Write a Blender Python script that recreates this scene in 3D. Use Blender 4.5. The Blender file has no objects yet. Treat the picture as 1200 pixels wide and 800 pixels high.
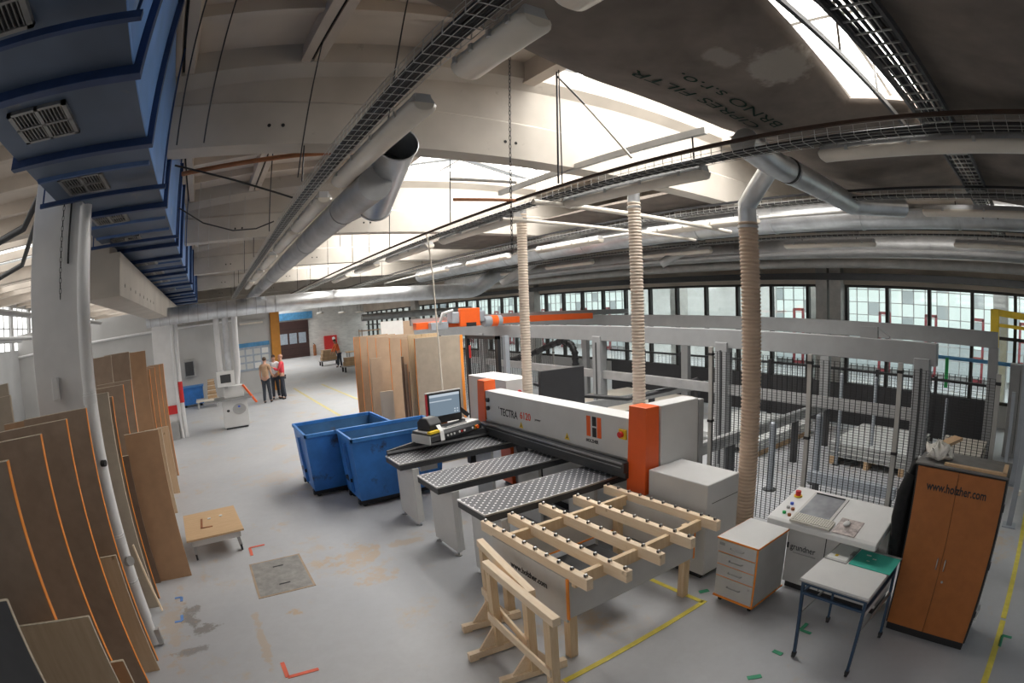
import bpy, bmesh, math, random
from math import pi, sin, cos, radians as R
from mathutils import Vector, Matrix
random.seed(11)
S = bpy.context.scene
C = S.collection

# ------------------------------------------------------------------ materials
def _mix(nt, fac, a, b):
    n = nt.nodes.new('ShaderNodeMix'); n.data_type = 'RGBA'
    for i, v in ((0, fac), (6, a), (7, b)):
        if hasattr(v, 'is_output'): nt.links.new(v, n.inputs[i])
        else: n.inputs[i].default_value = v if i == 0 else (v[0], v[1], v[2], 1)
    return n.outputs[2]

def _noise(nt, vec, scale, detail=3, rough=.6):
    n = nt.nodes.new('ShaderNodeTexNoise'); n.inputs['Scale'].default_value = scale
    n.inputs['Detail'].default_value = detail; n.inputs['Roughness'].default_value = rough
    nt.links.new(vec, n.inputs['Vector']); return n.outputs['Fac']

def _ramp(nt, fac, a, b):
    n = nt.nodes.new('ShaderNodeMapRange'); n.inputs[1].default_value = a; n.inputs[2].default_value = b
    nt.links.new(fac, n.inputs[0]); return n.outputs[0]

def _math(nt, op, a, b=None):
    n = nt.nodes.new('ShaderNodeMath'); n.operation = op
    for i, v in ((0, a), (1, b)):
        if v is None: continue
        if hasattr(v, 'is_output'): nt.links.new(v, n.inputs[i])
        else: n.inputs[i].default_value = v
    return n.outputs[0]

def _scaled(nt, vec, s):
    n = nt.nodes.new('ShaderNodeMapping'); n.inputs['Scale'].default_value = s
    nt.links.new(vec, n.inputs['Vector']); return n.outputs[0]

def base(name, rough=.6, metal=0, spec=.5):
    m = bpy.data.materials.new(name); m.use_nodes = True; nt = m.node_tree
    b = nt.nodes['Principled BSDF']; b.inputs['Roughness'].default_value = rough
    b.inputs['Metallic'].default_value = metal; b.inputs['Specular IOR Level'].default_value = spec
    tc = nt.nodes.new('ShaderNodeTexCoord')
    return m, nt, b, tc.outputs['Object']

def bump(nt, b, h, strength=.2, dist=.01):
    n = nt.nodes.new('ShaderNodeBump'); n.inputs['Strength'].default_value = strength; n.inputs['Distance'].default_value = dist
    nt.links.new(h, n.inputs['Height']); nt.links.new(n.outputs[0], b.inputs['Normal'])

def mat(name, col, rough=.6, metal=0, var=.1, scale=5, stretch=(1, 1, 1), bmp=0, spot=None, spec=.5):
    m, nt, b, v = base(name, rough, metal, spec)
    sv = _scaled(nt, v, stretch)
    f = _ramp(nt, _noise(nt, sv, scale), .3, .7)
    lo = [c * (1 - var) for c in col]; hi = [min(1, c * (1 + var)) for c in col]
    out = _mix(nt, f, lo, hi)
    if spot:                                   # worn patches: colour, noise scale, threshold
        g = _ramp(nt, _noise(nt, sv, spot[1], 5, .65), spot[2], spot[2] + .1)
        out = _mix(nt, g, out, spot[0])
    nt.links.new(out, b.inputs['Base Color'])
    if bmp: bump(nt, b, _noise(nt, sv, scale * 6), bmp)
    return m

def emit(name, col, strength, grid=None):
    m = bpy.data.materials.new(name); m.use_nodes = True; nt = m.node_tree; nt.nodes.clear()
    e = nt.nodes.new('ShaderNodeEmission'); e.inputs[0].default_value = (*col, 1); e.inputs[1].default_value = strength
    o = nt.nodes.new('ShaderNodeOutputMaterial'); nt.links.new(e.outputs[0], o.inputs[0]); return m

def glass(name, tint=(.9, .95, .95), gloss=.12):
    m = bpy.data.materials.new(name); m.use_nodes = True; nt = m.node_tree; nt.nodes.clear()
    t = nt.nodes.new('ShaderNodeBsdfTransparent'); t.inputs[0].default_value = (*tint, 1)
    g = nt.nodes.new('ShaderNodeBsdfGlossy'); g.inputs['Roughness'].default_value = .05
    x = nt.nodes.new('ShaderNodeMixShader'); x.inputs[0].default_value = gloss
    o = nt.nodes.new('ShaderNodeOutputMaterial')
    nt.links.new(t.outputs[0], x.inputs[1]); nt.links.new(g.outputs[0], x.inputs[2]); nt.links.new(x.outputs[0], o.inputs[0])
    return m

TAN, DRK = (.50, .38, .26), (.22, .20, .185)
STAINS = [(-.95, 5.8, .14, .32, .8, DRK), (-.8, 5.45, .22, .10, .8, DRK), (-1.0, 5.05, .25, .09, .7, DRK), (1.45, 6.4, .42, .34, .75, TAN), (1.5, 5.75, .26, .22, .7, TAN), (.35, 5.35, .12, .09, .9, TAN), (-.1, 4.9, .05, .7, .6, TAN), (2.2, 6.45, .35, .12, .6, TAN), (-1.15, 5.6, .2, .9, .5, TAN), (1.0, 11.0, .8, .5, .3, TAN), (3.0, 6.6, .3, .2, .5, TAN)]
def floor_mat():
    m, nt, b, v = base('floor_concrete', .42, 0, .45)
    big = _ramp(nt, _noise(nt, v, .35, 4), .3, .7)
    col = _mix(nt, big, (.42, .435, .46), (.525, .53, .54))
    fine = _ramp(nt, _noise(nt, v, 9, 6, .7), .35, .65)
    col = _mix(nt, _math(nt, 'MULTIPLY', fine, .3), col, (.40, .40, .415))
    g = _ramp(nt, _noise(nt, _scaled(nt, v, (1, 1, 1)), .8, 7, .72), .53, .62)
    g2 = _ramp(nt, _noise(nt, v, 3.1, 6, .7), .48, .6)
    col = _mix(nt, _math(nt, 'MULTIPLY', _math(nt, 'MULTIPLY', g, g2), .75), col, (.52, .41, .29))
    d = _ramp(nt, _noise(nt, v, 1.7, 8, .75), .66, .72)
    col = _mix(nt, _math(nt, 'MULTIPLY', d, .5), col, (.2, .185, .17))
    sp = nt.nodes.new('ShaderNodeSeparateXYZ'); nt.links.new(v, sp.inputs[0]); wob = _noise(nt, v, 4.5, 6, .7)
    for cx_, cy_, rx, ry, k, c in STAINS:
        ax = _math(nt, 'DIVIDE', _math(nt, 'SUBTRACT', sp.outputs[0], cx_ - 6.3), rx); ay = _math(nt, 'DIVIDE', _math(nt, 'SUBTRACT', sp.outputs[1], cy_ - 21.9), ry)
        d = _math(nt, 'ADD', _math(nt, 'SQRT', _math(nt, 'ADD', _math(nt, 'MULTIPLY', ax, ax), _math(nt, 'MULTIPLY', ay, ay))), _math(nt, 'MULTIPLY', _math(nt, 'SUBTRACT', wob, .5), 5))
        f = nt.nodes.new('ShaderNodeMapRange'); f.inputs[1].default_value = .55; f.inputs[2].default_value = .95; f.inputs[3].default_value = k; f.inputs[4].default_value = 0
        nt.links.new(d, f.inputs[0]); col = _mix(nt, f.outputs[0], col, c)
    nt.links.new(col, b.inputs['Base Color'])
    r = nt.nodes.new('ShaderNodeMapRange'); r.inputs[3].default_value = .36; r.inputs[4].default_value = .6
    nt.links.new(_noise(nt, v, 2.2, 5), r.inputs[0]); nt.links.new(r.outputs[0], b.inputs['Roughness'])
    bump(nt, b, _noise(nt, v, 30, 4), .06)
    return m

def dots_mat():                                # anthracite table skin with a staggered grid of pale nozzles
    m, nt, b, v = base('air_table_top', .45, .2)
    sx = nt.nodes.new('ShaderNodeSeparateXYZ'); nt.links.new(v, sx.inputs[0])
    p = .1
    def cell(o):
        fx = _math(nt, 'SUBTRACT', _math(nt, 'FRACT', _math(nt, 'ADD', _math(nt, 'DIVIDE', sx.outputs[0], p), o)), .5)
        fy = _math(nt, 'SUBTRACT', _math(nt, 'FRACT', _math(nt, 'ADD', _math(nt, 'DIVIDE', sx.outputs[1], p), o)), .5)
        d = _math(nt, 'SQRT', _math(nt, 'ADD', _math(nt, 'MULTIPLY', fx, fx), _math(nt, 'MULTIPLY', fy, fy)))
        return _math(nt, 'LESS_THAN', d, .12)
    f = _math(nt, 'MAXIMUM', cell(0), cell(.5))
    nt.links.new(_mix(nt, f, (.075, .079, .088), (.80, .80, .82)), b.inputs['Base Color'])
    return m

def wood_mat(name, col, dark, sx=(1, 12, 12), knots=True, rough=.55):
    m, nt, b, v = base(name, rough, 0, .35)
    f = _ramp(nt, _noise(nt, _scaled(nt, v, sx), 3, 5, .6), .3, .7)
    out = _mix(nt, f, col, dark)
    if knots:
        g = _ramp(nt, _noise(nt, v, 7, 2), .7, .76)
        out = _mix(nt, _math(nt, 'MULTIPLY', g, .7), out, (dark[0] * .45, dark[1] * .38, dark[2] * .3))
    nt.links.new(out, b.inputs['Base Color']); return m

def hose_mat():
    m, nt, b, v = base('hose_plastic', .5, 0, .4)
    f = _ramp(nt, _noise(nt, v, 6), .3, .7)
    nt.links.new(_mix(nt, f, (.70, .585, .48), (.80, .69, .58)), b.inputs['Base Color'])
    return m

M = {}
M['floor'] = floor_mat()
M['hatch_rim'] = mat('hatch_rim_tan', (.42, .32, .23), .7, .1, .15, 6)
M['hatch'] = mat('hatch_plate', (.30, .29, .275), .6, .2, .2, 8, bmp=.2)
M['girder'] = mat('girder_concrete', (.47, .43, .38), .85, 0, .1, 1.2, bmp=.25, spot=((.30, .27, .24), 3.2, .66))
M['roof'] = mat('roof_concrete', (.55, .48, .41), .9, 0, .14, .8, bmp=.25, spot=((.33, .28, .23), 1.5, .66))
M['gap'] = mat('joint_black', (.02, .02, .02), .9)
M['paint_white'] = mat('column_paint', (.78, .775, .77), .7, 0, .06, 2, bmp=.1)
M['wall_white'] = mat('wall_paint', (.52, .515, .505), .8, 0, .07, .7, bmp=.08)
M['wall_grey'] = mat('wall_grey', (.5, .5, .5), .8, 0, .08, .7)
M['pvc'] = mat('pipe_white', (.74, .74, .74), .35, 0, .04, 4)
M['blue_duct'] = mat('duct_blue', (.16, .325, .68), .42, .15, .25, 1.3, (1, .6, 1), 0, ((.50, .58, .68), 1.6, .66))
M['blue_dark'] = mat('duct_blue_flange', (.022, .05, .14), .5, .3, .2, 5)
M['duct_under'] = mat('duct_underside_steel', (.085, .12, .185), .5, .3, .25, 1.1, (1, .6, 1), 0, ((.20, .18, .16), 1.4, .62))  # shade below the duct put into its blue colour, with brown patches
M['rib_blue'] = mat('duct_rib_blue', (.05, .11, .26), .5, .2, .15, 5)
M['brown_rail'] = mat('rail_brown', (.07, .04, .028), .6, .2, .15, 4)
M['grille'] = mat('grille_metal', (.30, .30, .29), .45, .6, .1, 10)
M['black'] = mat('black_plastic', (.018, .018, .02), .5, 0, .1, 8)
M['blackmetal'] = mat('black_metal', (.03, .03, .033), .45, .3, .1, 8)
M['galv'] = mat('galvanised', (.62, .64, .66), .33, .85, .16, 3, (1, 1, 1), 0)
M['galv_dull'] = mat('galvanised_dull', (.42, .42, .42), .5, .6, .16, 3)
M['pipe_grey'] = mat('pipe_grey_paint', (.46, .45, .43), .55, .2, .12, 4)
M['zinc'] = mat('zinc_wire', (.58, .58, .56), .4, .7, .1, 6)
M['rust'] = mat('rust_brown', (.33, .13, .055), .7, .1, .25, 4)
M['lamp_body'] = mat('lamp_grey', (.48, .48, .48), .5, 0, .08, 5)
M['lamp_cover'] = mat('lamp_cover', (.72, .66, .57), .3, 0, .05, 5, spec=.6)
M['mdf'] = mat('board_brown', (.365, .27, .20), .62, 0, .1, 7)
M['mdf_light'] = mat('board_card', (.46, .28, .16), .65, 0, .08, 5)
M['mdf_dark'] = mat('board_dark', (.20, .13, .09), .62, 0, .1, 7)
M['mdf_grey'] = mat('board_greige', (.44, .37, .29), .62, 0, .07, 6)
M['board_pink'] = mat('board_tan', (.50, .36, .25), .6, 0, .07, 4)
M['board_slate'] = mat('board_slate', (.10, .10, .105), .5, 0, .08, 6)
M['raw_edge'] = mat('board_raw_edge', (.62, .53, .41), .8, 0, .1, 30)
M['orange_edge'] = mat('edge_orange', (1, .33, .045), .45, 0, .05, 8)
M['ply'] = wood_mat('plywood', (.72, .54, .36), (.63, .45, .28), (9, 9, 1.2))
M['pine'] = wood_mat('pine', (.92, .76, .57), (.84, .65, .44), (12, 1.5, 12))
M['pine_v'] = wood_mat('pine_upright', (.80, .62, .41), (.70, .50, .29), (12, 12, 1.5))
M['beech'] = wood_mat('beech_board', (.66, .46, .28), (.58, .39, .22), (1.5, 12, 12), False)
M['carton'] = mat('cardboard', (.42, .28, .16), .8, 0, .1, 5)
M['mach'] = mat('machine_grey', (.60, .60, .595), .42, 0, .04, 3)
M['mach_dark'] = mat('machine_anthracite', (.06, .062, .066), .45, .2, .1, 6)
M['mach_orange'] = mat('machine_orange', (.82, .125, .02), .4, 0, .04, 4)
M['steel'] = mat('steel_bare', (.5, .5, .5), .32, .9, .1, 8)
M['gantry'] = mat('gantry_grey', (.28, .285, .29), .5, .15, .06, 3)
M['post'] = mat('fence_post_grey', (.47, .46, .435), .5, .2, .06, 5)
M['post_lt'] = mat('post_blue_grey', (.36, .39, .43), .45, .2, .05, 5)
M['wire'] = mat('fence_wire_black', (.016, .016, .018), .5, 0, .1, 5)
M['dots'] = dots_mat()
M['bin_blue'] = mat('bin_blue', (.035, .18, .54), .42, .1, .16, 3, (1, 1, 1), 0, ((.035, .045, .075), 1.9, .57))
M['bin_rim'] = mat('bin_blue_rim', (.055, .23, .60), .42, .1, .12, 6)
M['bin_in'] = mat('bin_inside', (.06, .17, .34), .6, .1, .25, 2, (1, 1, 1), 0, ((.16, .12, .09), 3, .6))
M['cab'] = mat('cabinet_alder', (.40, .135, .03), .45, 0, .08, 9, (1, 1, 1), .03)
M['cab_top'] = mat('cabinet_top_grey', (.17, .165, .16), .6, 0, .15, 8)
M['white_lam'] = mat('laminate_white', (.72, .72, .71), .4, 0, .03, 5)
M['pale_lam'] = mat('laminate_pale_grey', (.58, .57, .555), .45, 0, .04, 5)
M['beige_pc'] = mat('pc_beige', (.60, .58, .52), .5, 0, .05, 8)
M['tube_blue'] = mat('frame_blue', (.03, .065, .12), .4, .2, .1, 8)
M['teal'] = mat('folder_teal', (.06, .47, .37), .5, 0, .05, 6)
M['paper'] = mat('paper_white', (.8, .8, .79), .8, 0, .03, 8)
M['cloth_black'] = mat('cloth_black', (.012, .012, .013), .95, 0, .3, 12, bmp=.3)
M['cloth_white'] = mat('cloth_white', (.72, .69, .64), .95, 0, .08, 12, bmp=.3)
M['bag'] = mat('filter_cloth', (.19, .16, .137), .95, 0, .22, 2.2, (1, 1, 1), .35, ((.27, .245, .22), .8, .70))
M['ink'] = mat('ink_green_black', (.006, .03, .02), .9)
M['ink_black'] = mat('ink_black', (.02, .02, .022), .6)
M['ink_red'] = mat('ink_red', (.75, .07, .03), .5)
M['red'] = mat('paint_red', (.62, .03, .03), .45, 0, .06, 6)
M['yellow'] = mat('paint_yellow', (.80, .55, .03), .5, 0, .08, 8)
M['yellow_tape'] = mat('tape_yellow', (.78, .66, .10), .6, 0, .12, 9, (1, 1, 1), 0, ((.45, .44, .40), 7, .70))
M['yellow_faint'] = mat('line_faded_yellow', (.55, .49, .24), .7, 0, .15, 6, (1, 1, 1), 0, ((.42, .42, .42), 2.5, .58))
M['green_tape'] = mat('tape_green', (.05, .34, .18), .6)
M['red_tape'] = mat('tape_red', (.80, .17, .10), .6)
M['blue_tape'] = mat('tape_blue', (.16, .32, .70), .6)
M['green'] = mat('paint_green', (.03, .45, .12), .5)
M['blue_btn'] = mat('button_blue', (.05, .12, .6), .4)
M['silver'] = mat('screen_silver', (.26, .27, .29), .3, .4, .4, 3)
M['screen'] = emit('screen_lit', (.30, .39, .48), .42)
M['screen_bar'] = emit('screen_lit_bar', (.62, .70, .78), .55)
M['win_dark'] = mat('window_frame_dark', (.035, .032, .03), .5, .2, .1, 8)
M['skyglass'] = emit('skylight_glazing', (1, .975, .93), 7.5)
M['daypane'] = emit('daylit_pane', (.90, 1, .95), .85)
M['rooflight_dim'] = emit('rooflight_pane_dim', (1, .99, .96), 1.7)
M['skyglass_far'] = emit('skylight_glazing_far', (1, .98, .94), 4.0)
M['rooflight'] = emit('rooflight_pane', (1, .99, .96), 5.0)
M['daypane_grey'] = emit('daylit_pane_dim', (.62, .68, .68), .6)
M['daypane_green'] = emit('daylit_pane_green', (.50, .72, .36), .75)
M['glass'] = glass('pane_glass')
M['bar_grey'] = mat('bar_grey', (.38, .39, .39), .5)
M['frame_red'] = mat('frame_red', (.28, .05, .06), .5)
M['orange_wood'] = mat('pillar_orange', (.52, .22, .03), .6, 0, .1, 3)
M['door_brown'] = mat('door_brown', (.055, .026, .024), .5, 0, .1, 3)
M['poster_blue'] = mat('poster_blue', (.09, .30, .56), .5, 0, .2, 4)
M['poster_pale'] = mat('poster_pale', (.38, .44, .52), .6, 0, .15, 6)
M['skin'] = mat('skin', (.56, .31, .22), .6, 0, .06, 10)
M['hair'] = mat('hair_brown', (.07, .04, .025), .8)
M['denim'] = mat('trousers_dark', (.04, .045, .06), .85, 0, .15, 20)
M['shirt_tan'] = mat('shirt_tan', (.44, .28, .17), .85, 0, .1, 15)
M['shirt_red'] = mat('shirt_red', (.66, .06, .08), .85, 0, .08, 15)
M['shirt_white'] = mat('shirt_white', (.72, .72, .74), .85, 0, .05, 15)
M['shirt_orange'] = mat('shirt_orange', (.80, .16, .04), .85, 0, .08, 15)
M['hose'] = hose_mat()
M['hose_brown'] = mat('hose_brown', (.56, .42, .31), .5, 0, .1, 6)
M['boxgrey'] = mat('box_grey', (.36, .36, .355), .5, 0, .06, 6)
M['dark_panel'] = mat('panel_dark', (.030, .030, .033), .6, 0, .15, 2)
M['sheet_tan'] = mat('sheet_tan', (.52, .47, .40), .6, 0, .06, 2)
M['sheet_white'] = mat('sheet_white', (.62, .63, .62), .5, 0, .06, 2)
M['parcel_white'] = mat('wall_insulation', (.72, .71, .69), .8, 0, .12, 2, (1, 1, 3))

# ------------------------------------------------------------------ mesh builder
WM = {}
def wm(o): return WM.get(o, Matrix.Identity(4))

KEEP_WHOLE = set('wire_basket mesh_panel keyboard_keys grille_slat air_grille window_frame window_glass screen_layout roller castor folder_print dusty_patch chain_link maker_logo duct_pipe bin_shell bin_lining wheel fork frame_rail hair pipe_foot duct_body'.split())

class MB:
    def __init__(s, xf=None):
        s.v = []; s.f = []; s.mi = []; s.sm = []; s.xf = xf
    def add(s, vs, fs, mi=0, smooth=False):
        n = len(s.v)
        s.v += [(s.xf @ Vector(p)) if s.xf else Vector(p) for p in vs]
        s.f += [tuple(i + n for i in f) for f in fs]
        s.mi += [mi] * len(fs); s.sm += [smooth] * len(fs); return s
    def box(s, x0, x1, y0, y1, z0, z1, mi=0):
        return s.add([(x, y, z) for z in (z0, z1) for y in (y0, y1) for x in (x0, x1)],
                     [(0, 2, 3, 1), (4, 5, 7, 6), (0, 1, 5, 4), (2, 6, 7, 3), (0, 4, 6, 2), (1, 3, 7, 5)], mi)
    def frustum(s, b, t, z0, z1, mi=0):                 # b, t = (x0, x1, y0, y1)
        vs = [(x, y, z0) for y in b[2:] for x in b[:2]] + [(x, y, z1) for y in t[2:] for x in t[:2]]
        return s.add(vs, [(0, 2, 3, 1), (4, 5, 7, 6), (0, 1, 5, 4), (2, 6, 7, 3), (0, 4, 6, 2), (1, 3, 7, 5)], mi)
    def bar(s, p0, p1, w, h, up=(0, 0, 1), mi=0):       # rectangular bar between two points
        p0, p1 = Vector(p0), Vector(p1); d = (p1 - p0).normalized(); u = Vector(up)
        if abs(d.dot(u)) > .98: u = Vector((1, 0, 0))
        sd = d.cross(u).normalized(); u = sd.cross(d).normalized()
        vs = [p + sd * a * w / 2 + u * b * h / 2 for p in (p0, p1) for a, b in ((-1, -1), (1, -1), (1, 1), (-1, 1))]
        return s.add(vs, [(3, 2, 1, 0), (4, 5, 6, 7), (0, 1, 5, 4), (1, 2, 6, 5), (2, 3, 7, 6), (3, 0, 4, 7)], mi)
    def tube(s, pts, r, n=10, mi=0, smooth=True, cap=True):
        pts = [Vector(p) for p in pts]; rs = r if isinstance(r, (list, tuple)) else [r] * len(pts)
        vs = []; ref = None
        for i, p in enumerate(pts):
            d = (pts[min(i + 1, len(pts) - 1)] - pts[max(i - 1, 0)])
            d = d.normalized() if d.length > 1e-9 else Vector((0, 0, 1))
            if ref is None: ref = d.orthogonal().normalized()
            ref = (ref - d * ref.dot(d)); ref = ref.normalized() if ref.length > 1e-6 else d.orthogonal().normalized()
            b = d.cross(ref)
            vs += [p + (ref * cos(2 * pi * k / n) + b * sin(2 * pi * k / n)) * rs[i] for k in range(n)]
        fs = [(i * n + k, i * n + (k + 1) % n, (i + 1) * n + (k + 1) % n, (i + 1) * n + k) for i in range(len(pts) - 1) for k in range(n)]
        s.add(vs, fs, mi, smooth)
        if cap:
            m = len(vs); L = len(pts) - 1
            s.add(vs[:n], [tuple(reversed(range(n)))], mi); s.add(vs[L * n:], [tuple(range(n))], mi)
        return s
    def cyl(s, p0, p1, r, n=14, mi=0, r1=None):
        return s.tube([p0, p1], [r, r if r1 is None else r1], n, mi)
    def prism(s, poly, axis, a0, a1, mi=0):             # poly in the other two axes, counter-clockwise
        def P(u, v, w): return {0: (w, u, v), 1: (u, w, v), 2: (u, v, w)}[axis]
        n = len(poly)
        vs = [P(u, v, a0) for u, v in poly] + [P(u, v, a1) for u, v in poly]
        fs = [tuple(reversed(range(n))), tuple(range(n, 2 * n))] + [(k, (k + 1) % n, n + (k + 1) % n, n + k) for k in range(n)]
        return s.add(vs, fs, mi)
    def loft(s, rings, mi=0, closed=True, smooth=False, cap=True):
        n = len(rings[0]); vs = [p for r in rings for p in r]; m = n if closed else n - 1
        fs = [(i * n + k, i * n + (k + 1) % n, (i + 1) * n + (k + 1) % n, (i + 1) * n + k) for i in range(len(rings) - 1) for k in range(m)]
        s.add(vs, fs, mi, smooth)
        if cap and closed:
            s.add(rings[0], [tuple(reversed(range(n)))], mi); s.add(rings[-1], [tuple(range(n))], mi)
        return s
    def ball(s, c, rx, ry=None, rz=None, nu=14, nv=9, mi=0):
        ry = ry or rx; rz = rz or rx; c = Vector(c); rings = []
        for i in range(nv + 1):
            a = pi * (i / nv - .5); a = max(min(a, pi / 2 - .02), -pi / 2 + .02)
            rings.append([c + Vector((rx * cos(a) * cos(2 * pi * k / nu), ry * cos(a) * sin(2 * pi * k / nu), rz * sin(a))) for k in range(nu)])
        return s.loft(rings, mi, True, True)
    def clusters(s):                                    # groups of faces whose pieces touch one another
        n = len(s.v); p = list(range(n))
        def find(i):
            while p[i] != i: p[i] = p[p[i]]; i = p[i]
            return i
        for f in s.f:
            for i in f[1:]: p[find(i)] = find(f[0])
        isl = {}
        for i in range(n): isl.setdefault(find(i), []).append(i)
        bb = {r: [min(s.v[i][a] for i in ix) - .0015 for a in range(3)] + [max(s.v[i][a] for i in ix) + .0015 for a in range(3)] for r, ix in isl.items()}
        rs = list(isl)
        if len(rs) > 420: return [s]
        g = {r: r for r in rs}
        def gf(r):
            while g[r] != r: r = g[r]
            return r
        for i, a in enumerate(rs):
            for b in rs[:i]:
                if all(bb[a][k] <= bb[b][k + 3] and bb[b][k] <= bb[a][k + 3] for k in range(3)): g[gf(a)] = gf(b)
        out = {}
        for j, f in enumerate(s.f): out.setdefault(gf(find(f[0])), []).append(j)
        if len(out) < 2: return [s]
        res = []
        for fs in out.values():
            q = MB(); ix = sorted({i for j in fs for i in s.f[j]}); mp = {i: k for k, i in enumerate(ix)}
            q.v = [s.v[i] for i in ix]; q.f = [tuple(mp[i] for i in s.f[j]) for j in fs]; q.mi = [s.mi[j] for j in fs]; q.sm = [s.sm[j] for j in fs]; res.append(q)
        return res
    def build(s, name, m, parent=None, bevel=0, world=True, flip=True, thick=0):
        if parent is not None and name not in KEEP_WHOLE:
            cl = s.clusters()
            if len(cl) > 1: return [q.build1(name, m, parent, bevel, world, flip, thick) for q in cl][0]
        return s.build1(name, m, parent, bevel, world, flip, thick)
    def build1(s, name, m, parent=None, bevel=0, world=True, flip=True, thick=0):
        me = bpy.data.meshes.new(name)
        if parent is None:
            xs = [p.x for p in s.v]; ys = [p.y for p in s.v]; zs = [p.z for p in s.v]
            org = Vector(((min(xs) + max(xs)) / 2, (min(ys) + max(ys)) / 2, min(zs)))
            inv = Matrix.Translation(-org)
        else: inv = wm(parent).inverted() if world else None
        vs = [inv @ p for p in s.v] if inv else s.v
        me.from_pydata([tuple(p) for p in vs], [], s.f)
        ms = m if isinstance(m, (list, tuple)) else [m]
        for x in ms: me.materials.append(M[x] if isinstance(x, str) else x)
        me.polygons.foreach_set('material_index', s.mi); me.polygons.foreach_set('use_smooth', s.sm)
        if flip:
            bm = bmesh.new(); bm.from_mesh(me); bmesh.ops.recalc_face_normals(bm, faces=bm.faces); bm.to_mesh(me); bm.free()
        me.update()
        o = bpy.data.objects.new(name, me); C.objects.link(o)
        if parent is None: o.location = org; WM[o] = Matrix.Translation(org)
        else: o.parent = parent; WM[o] = wm(parent)
        if bevel:
            b = o.modifiers.new('edge', 'BEVEL'); b.width = bevel; b.segments = 2; b.limit_method = 'ANGLE'
        if thick:
            b = o.modifiers.new('skin', 'SOLIDIFY'); b.thickness = thick
        return o

def tag(o, label=None, cat=None, group=None, kind=None):
    if label: o['label'] = label
    if cat: o['category'] = cat
    if group: o['group'] = group
    if kind: o['kind'] = kind
    return o

def thing(name, label, cat, loc=(0, 0, 0), rz=0, group=None):
    o = bpy.data.objects.new(name, None); C.objects.link(o); o.empty_display_size = .2
    o.location = loc; o.rotation_euler = (0, 0, rz)
    WM[o] = Matrix.Translation(Vector(loc)) @ Matrix.Rotation(rz, 4, 'Z')
    return tag(o, label, cat, group)

def dup(root, loc, rz=0, label=None, group=None):
    r = root.copy(); C.objects.link(r); r.location = loc; r.rotation_euler = (0, 0, rz)
    WM[r] = Matrix.Translation(Vector(loc)) @ Matrix.Rotation(rz, 4, 'Z')
    if label: r['label'] = label
    if group: r['group'] = group
    for ch in list(root.children):
        c = ch.copy(); C.objects.link(c); c.parent = r; WM[c] = WM[r]
        for g in list(ch.children):
            d = g.copy(); C.objects.link(d); d.parent = c; WM[d] = WM[r]
    return r

def struct(name, mb, m, label=None, parent=None, bevel=0):
    o = mb.build(name, m, parent, bevel)
    if parent is None: tag(o, label, None, None, 'structure')
    return o

def text(body, size, m, parent, origin, xdir, ydir, name='lettering', align='LEFT', sx=1, shear=0, depth=.0012, bold=0):
    cu = bpy.data.curves.new(name, 'FONT'); cu.body = body; cu.size = size; cu.align_x = align; cu.extrude = depth; cu.shear = shear
    cu.resolution_u = 3; cu.offset = bold
    t = bpy.data.objects.new('tmp_text', cu); C.objects.link(t)
    dg = bpy.context.evaluated_depsgraph_get(); me = bpy.data.meshes.new_from_object(t.evaluated_get(dg))
    bpy.data.objects.remove(t); bpy.data.curves.remove(cu)
    x = Vector(xdir).normalized(); y = Vector(ydir); y = (y - x * y.dot(x)).normalized(); z = x.cross(y)
    mt = Matrix(((x.x * sx, y.x, z.x, origin[0]), (x.y * sx, y.y, z.y, origin[1]), (x.z * sx, y.z, z.z, origin[2]), (0, 0, 0, 1)))
    me.transform(wm(parent).inverted() @ mt)
    me.materials.clear(); me.materials.append(M[m] if isinstance(m, str) else m)
    o = bpy.data.objects.new(name, me); C.objects.link(o); o.parent = parent; WM[o] = wm(parent); return o

# ------------------------------------------------------------------ camera (fisheye on a mast, 3 m above the floor)
yaw, pitch, roll = 6.79783e-01, -1.843888e-01, -3.2399e-02
F_PX, CX, CY = 628.0566, 670.5207, 475.5724
cam = bpy.data.cameras.new('camera'); co = bpy.data.objects.new('camera', cam); C.objects.link(co); S.camera = co
cam.type = 'PANO'; cam.panorama_type = 'FISHEYE_EQUISOLID'; cam.sensor_fit = 'HORIZONTAL'
cam.sensor_width = 36; cam.sensor_height = 24; cam.fisheye_lens = F_PX * 36 / 1200; cam.fisheye_fov = pi
cam.shift_x = -(CX - 600) / 1200; cam.shift_y = (CY - 400) / 800
_f = Vector((sin(yaw) * cos(pitch), cos(yaw) * cos(pitch), sin(pitch))); _r = Vector((cos(yaw), -sin(yaw), 0)); _u = _r.cross(_f)
_r, _u = cos(roll) * _r + sin(roll) * _u, -sin(roll) * _r + cos(roll) * _u
co.matrix_world = Matrix(((_r.x, _u.x, -_f.x, 0), (_r.y, _u.y, -_f.y, 0), (_r.z, _u.z, -_f.z, 3), (0, 0, 0, 1)))
S.view_settings.view_transform = 'Standard'; S.view_settings.look = 'None'; S.view_settings.gamma = 1
S.view_settings.use_curve_mapping = False; S.view_settings.exposure = 0.6
S.cycles.use_denoising = True
S.cycles.max_bounces = 8; S.cycles.diffuse_bounces = 5; S.cycles.transparent_max_bounces = 16
w = bpy.data.worlds.new('sky'); S.world = w; w.use_nodes = True
w.node_tree.nodes['Background'].inputs[0].default_value = (.80, .88, 1, 1)
w.node_tree.nodes['Background'].inputs[1].default_value = 1.0
# ------------------------------------------------------------------ the hall
def zr(x): return 6.5 - .0076 * (x - 7) ** 2
YG = [5.8 + 6 * k for k in range(-2, 9)]            # girder lines
struct('floor', MB().box(-14.4, 27, -10.2, 54, -.15, 0), 'floor', 'worn grey concrete floor of the workshop hall')

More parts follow.
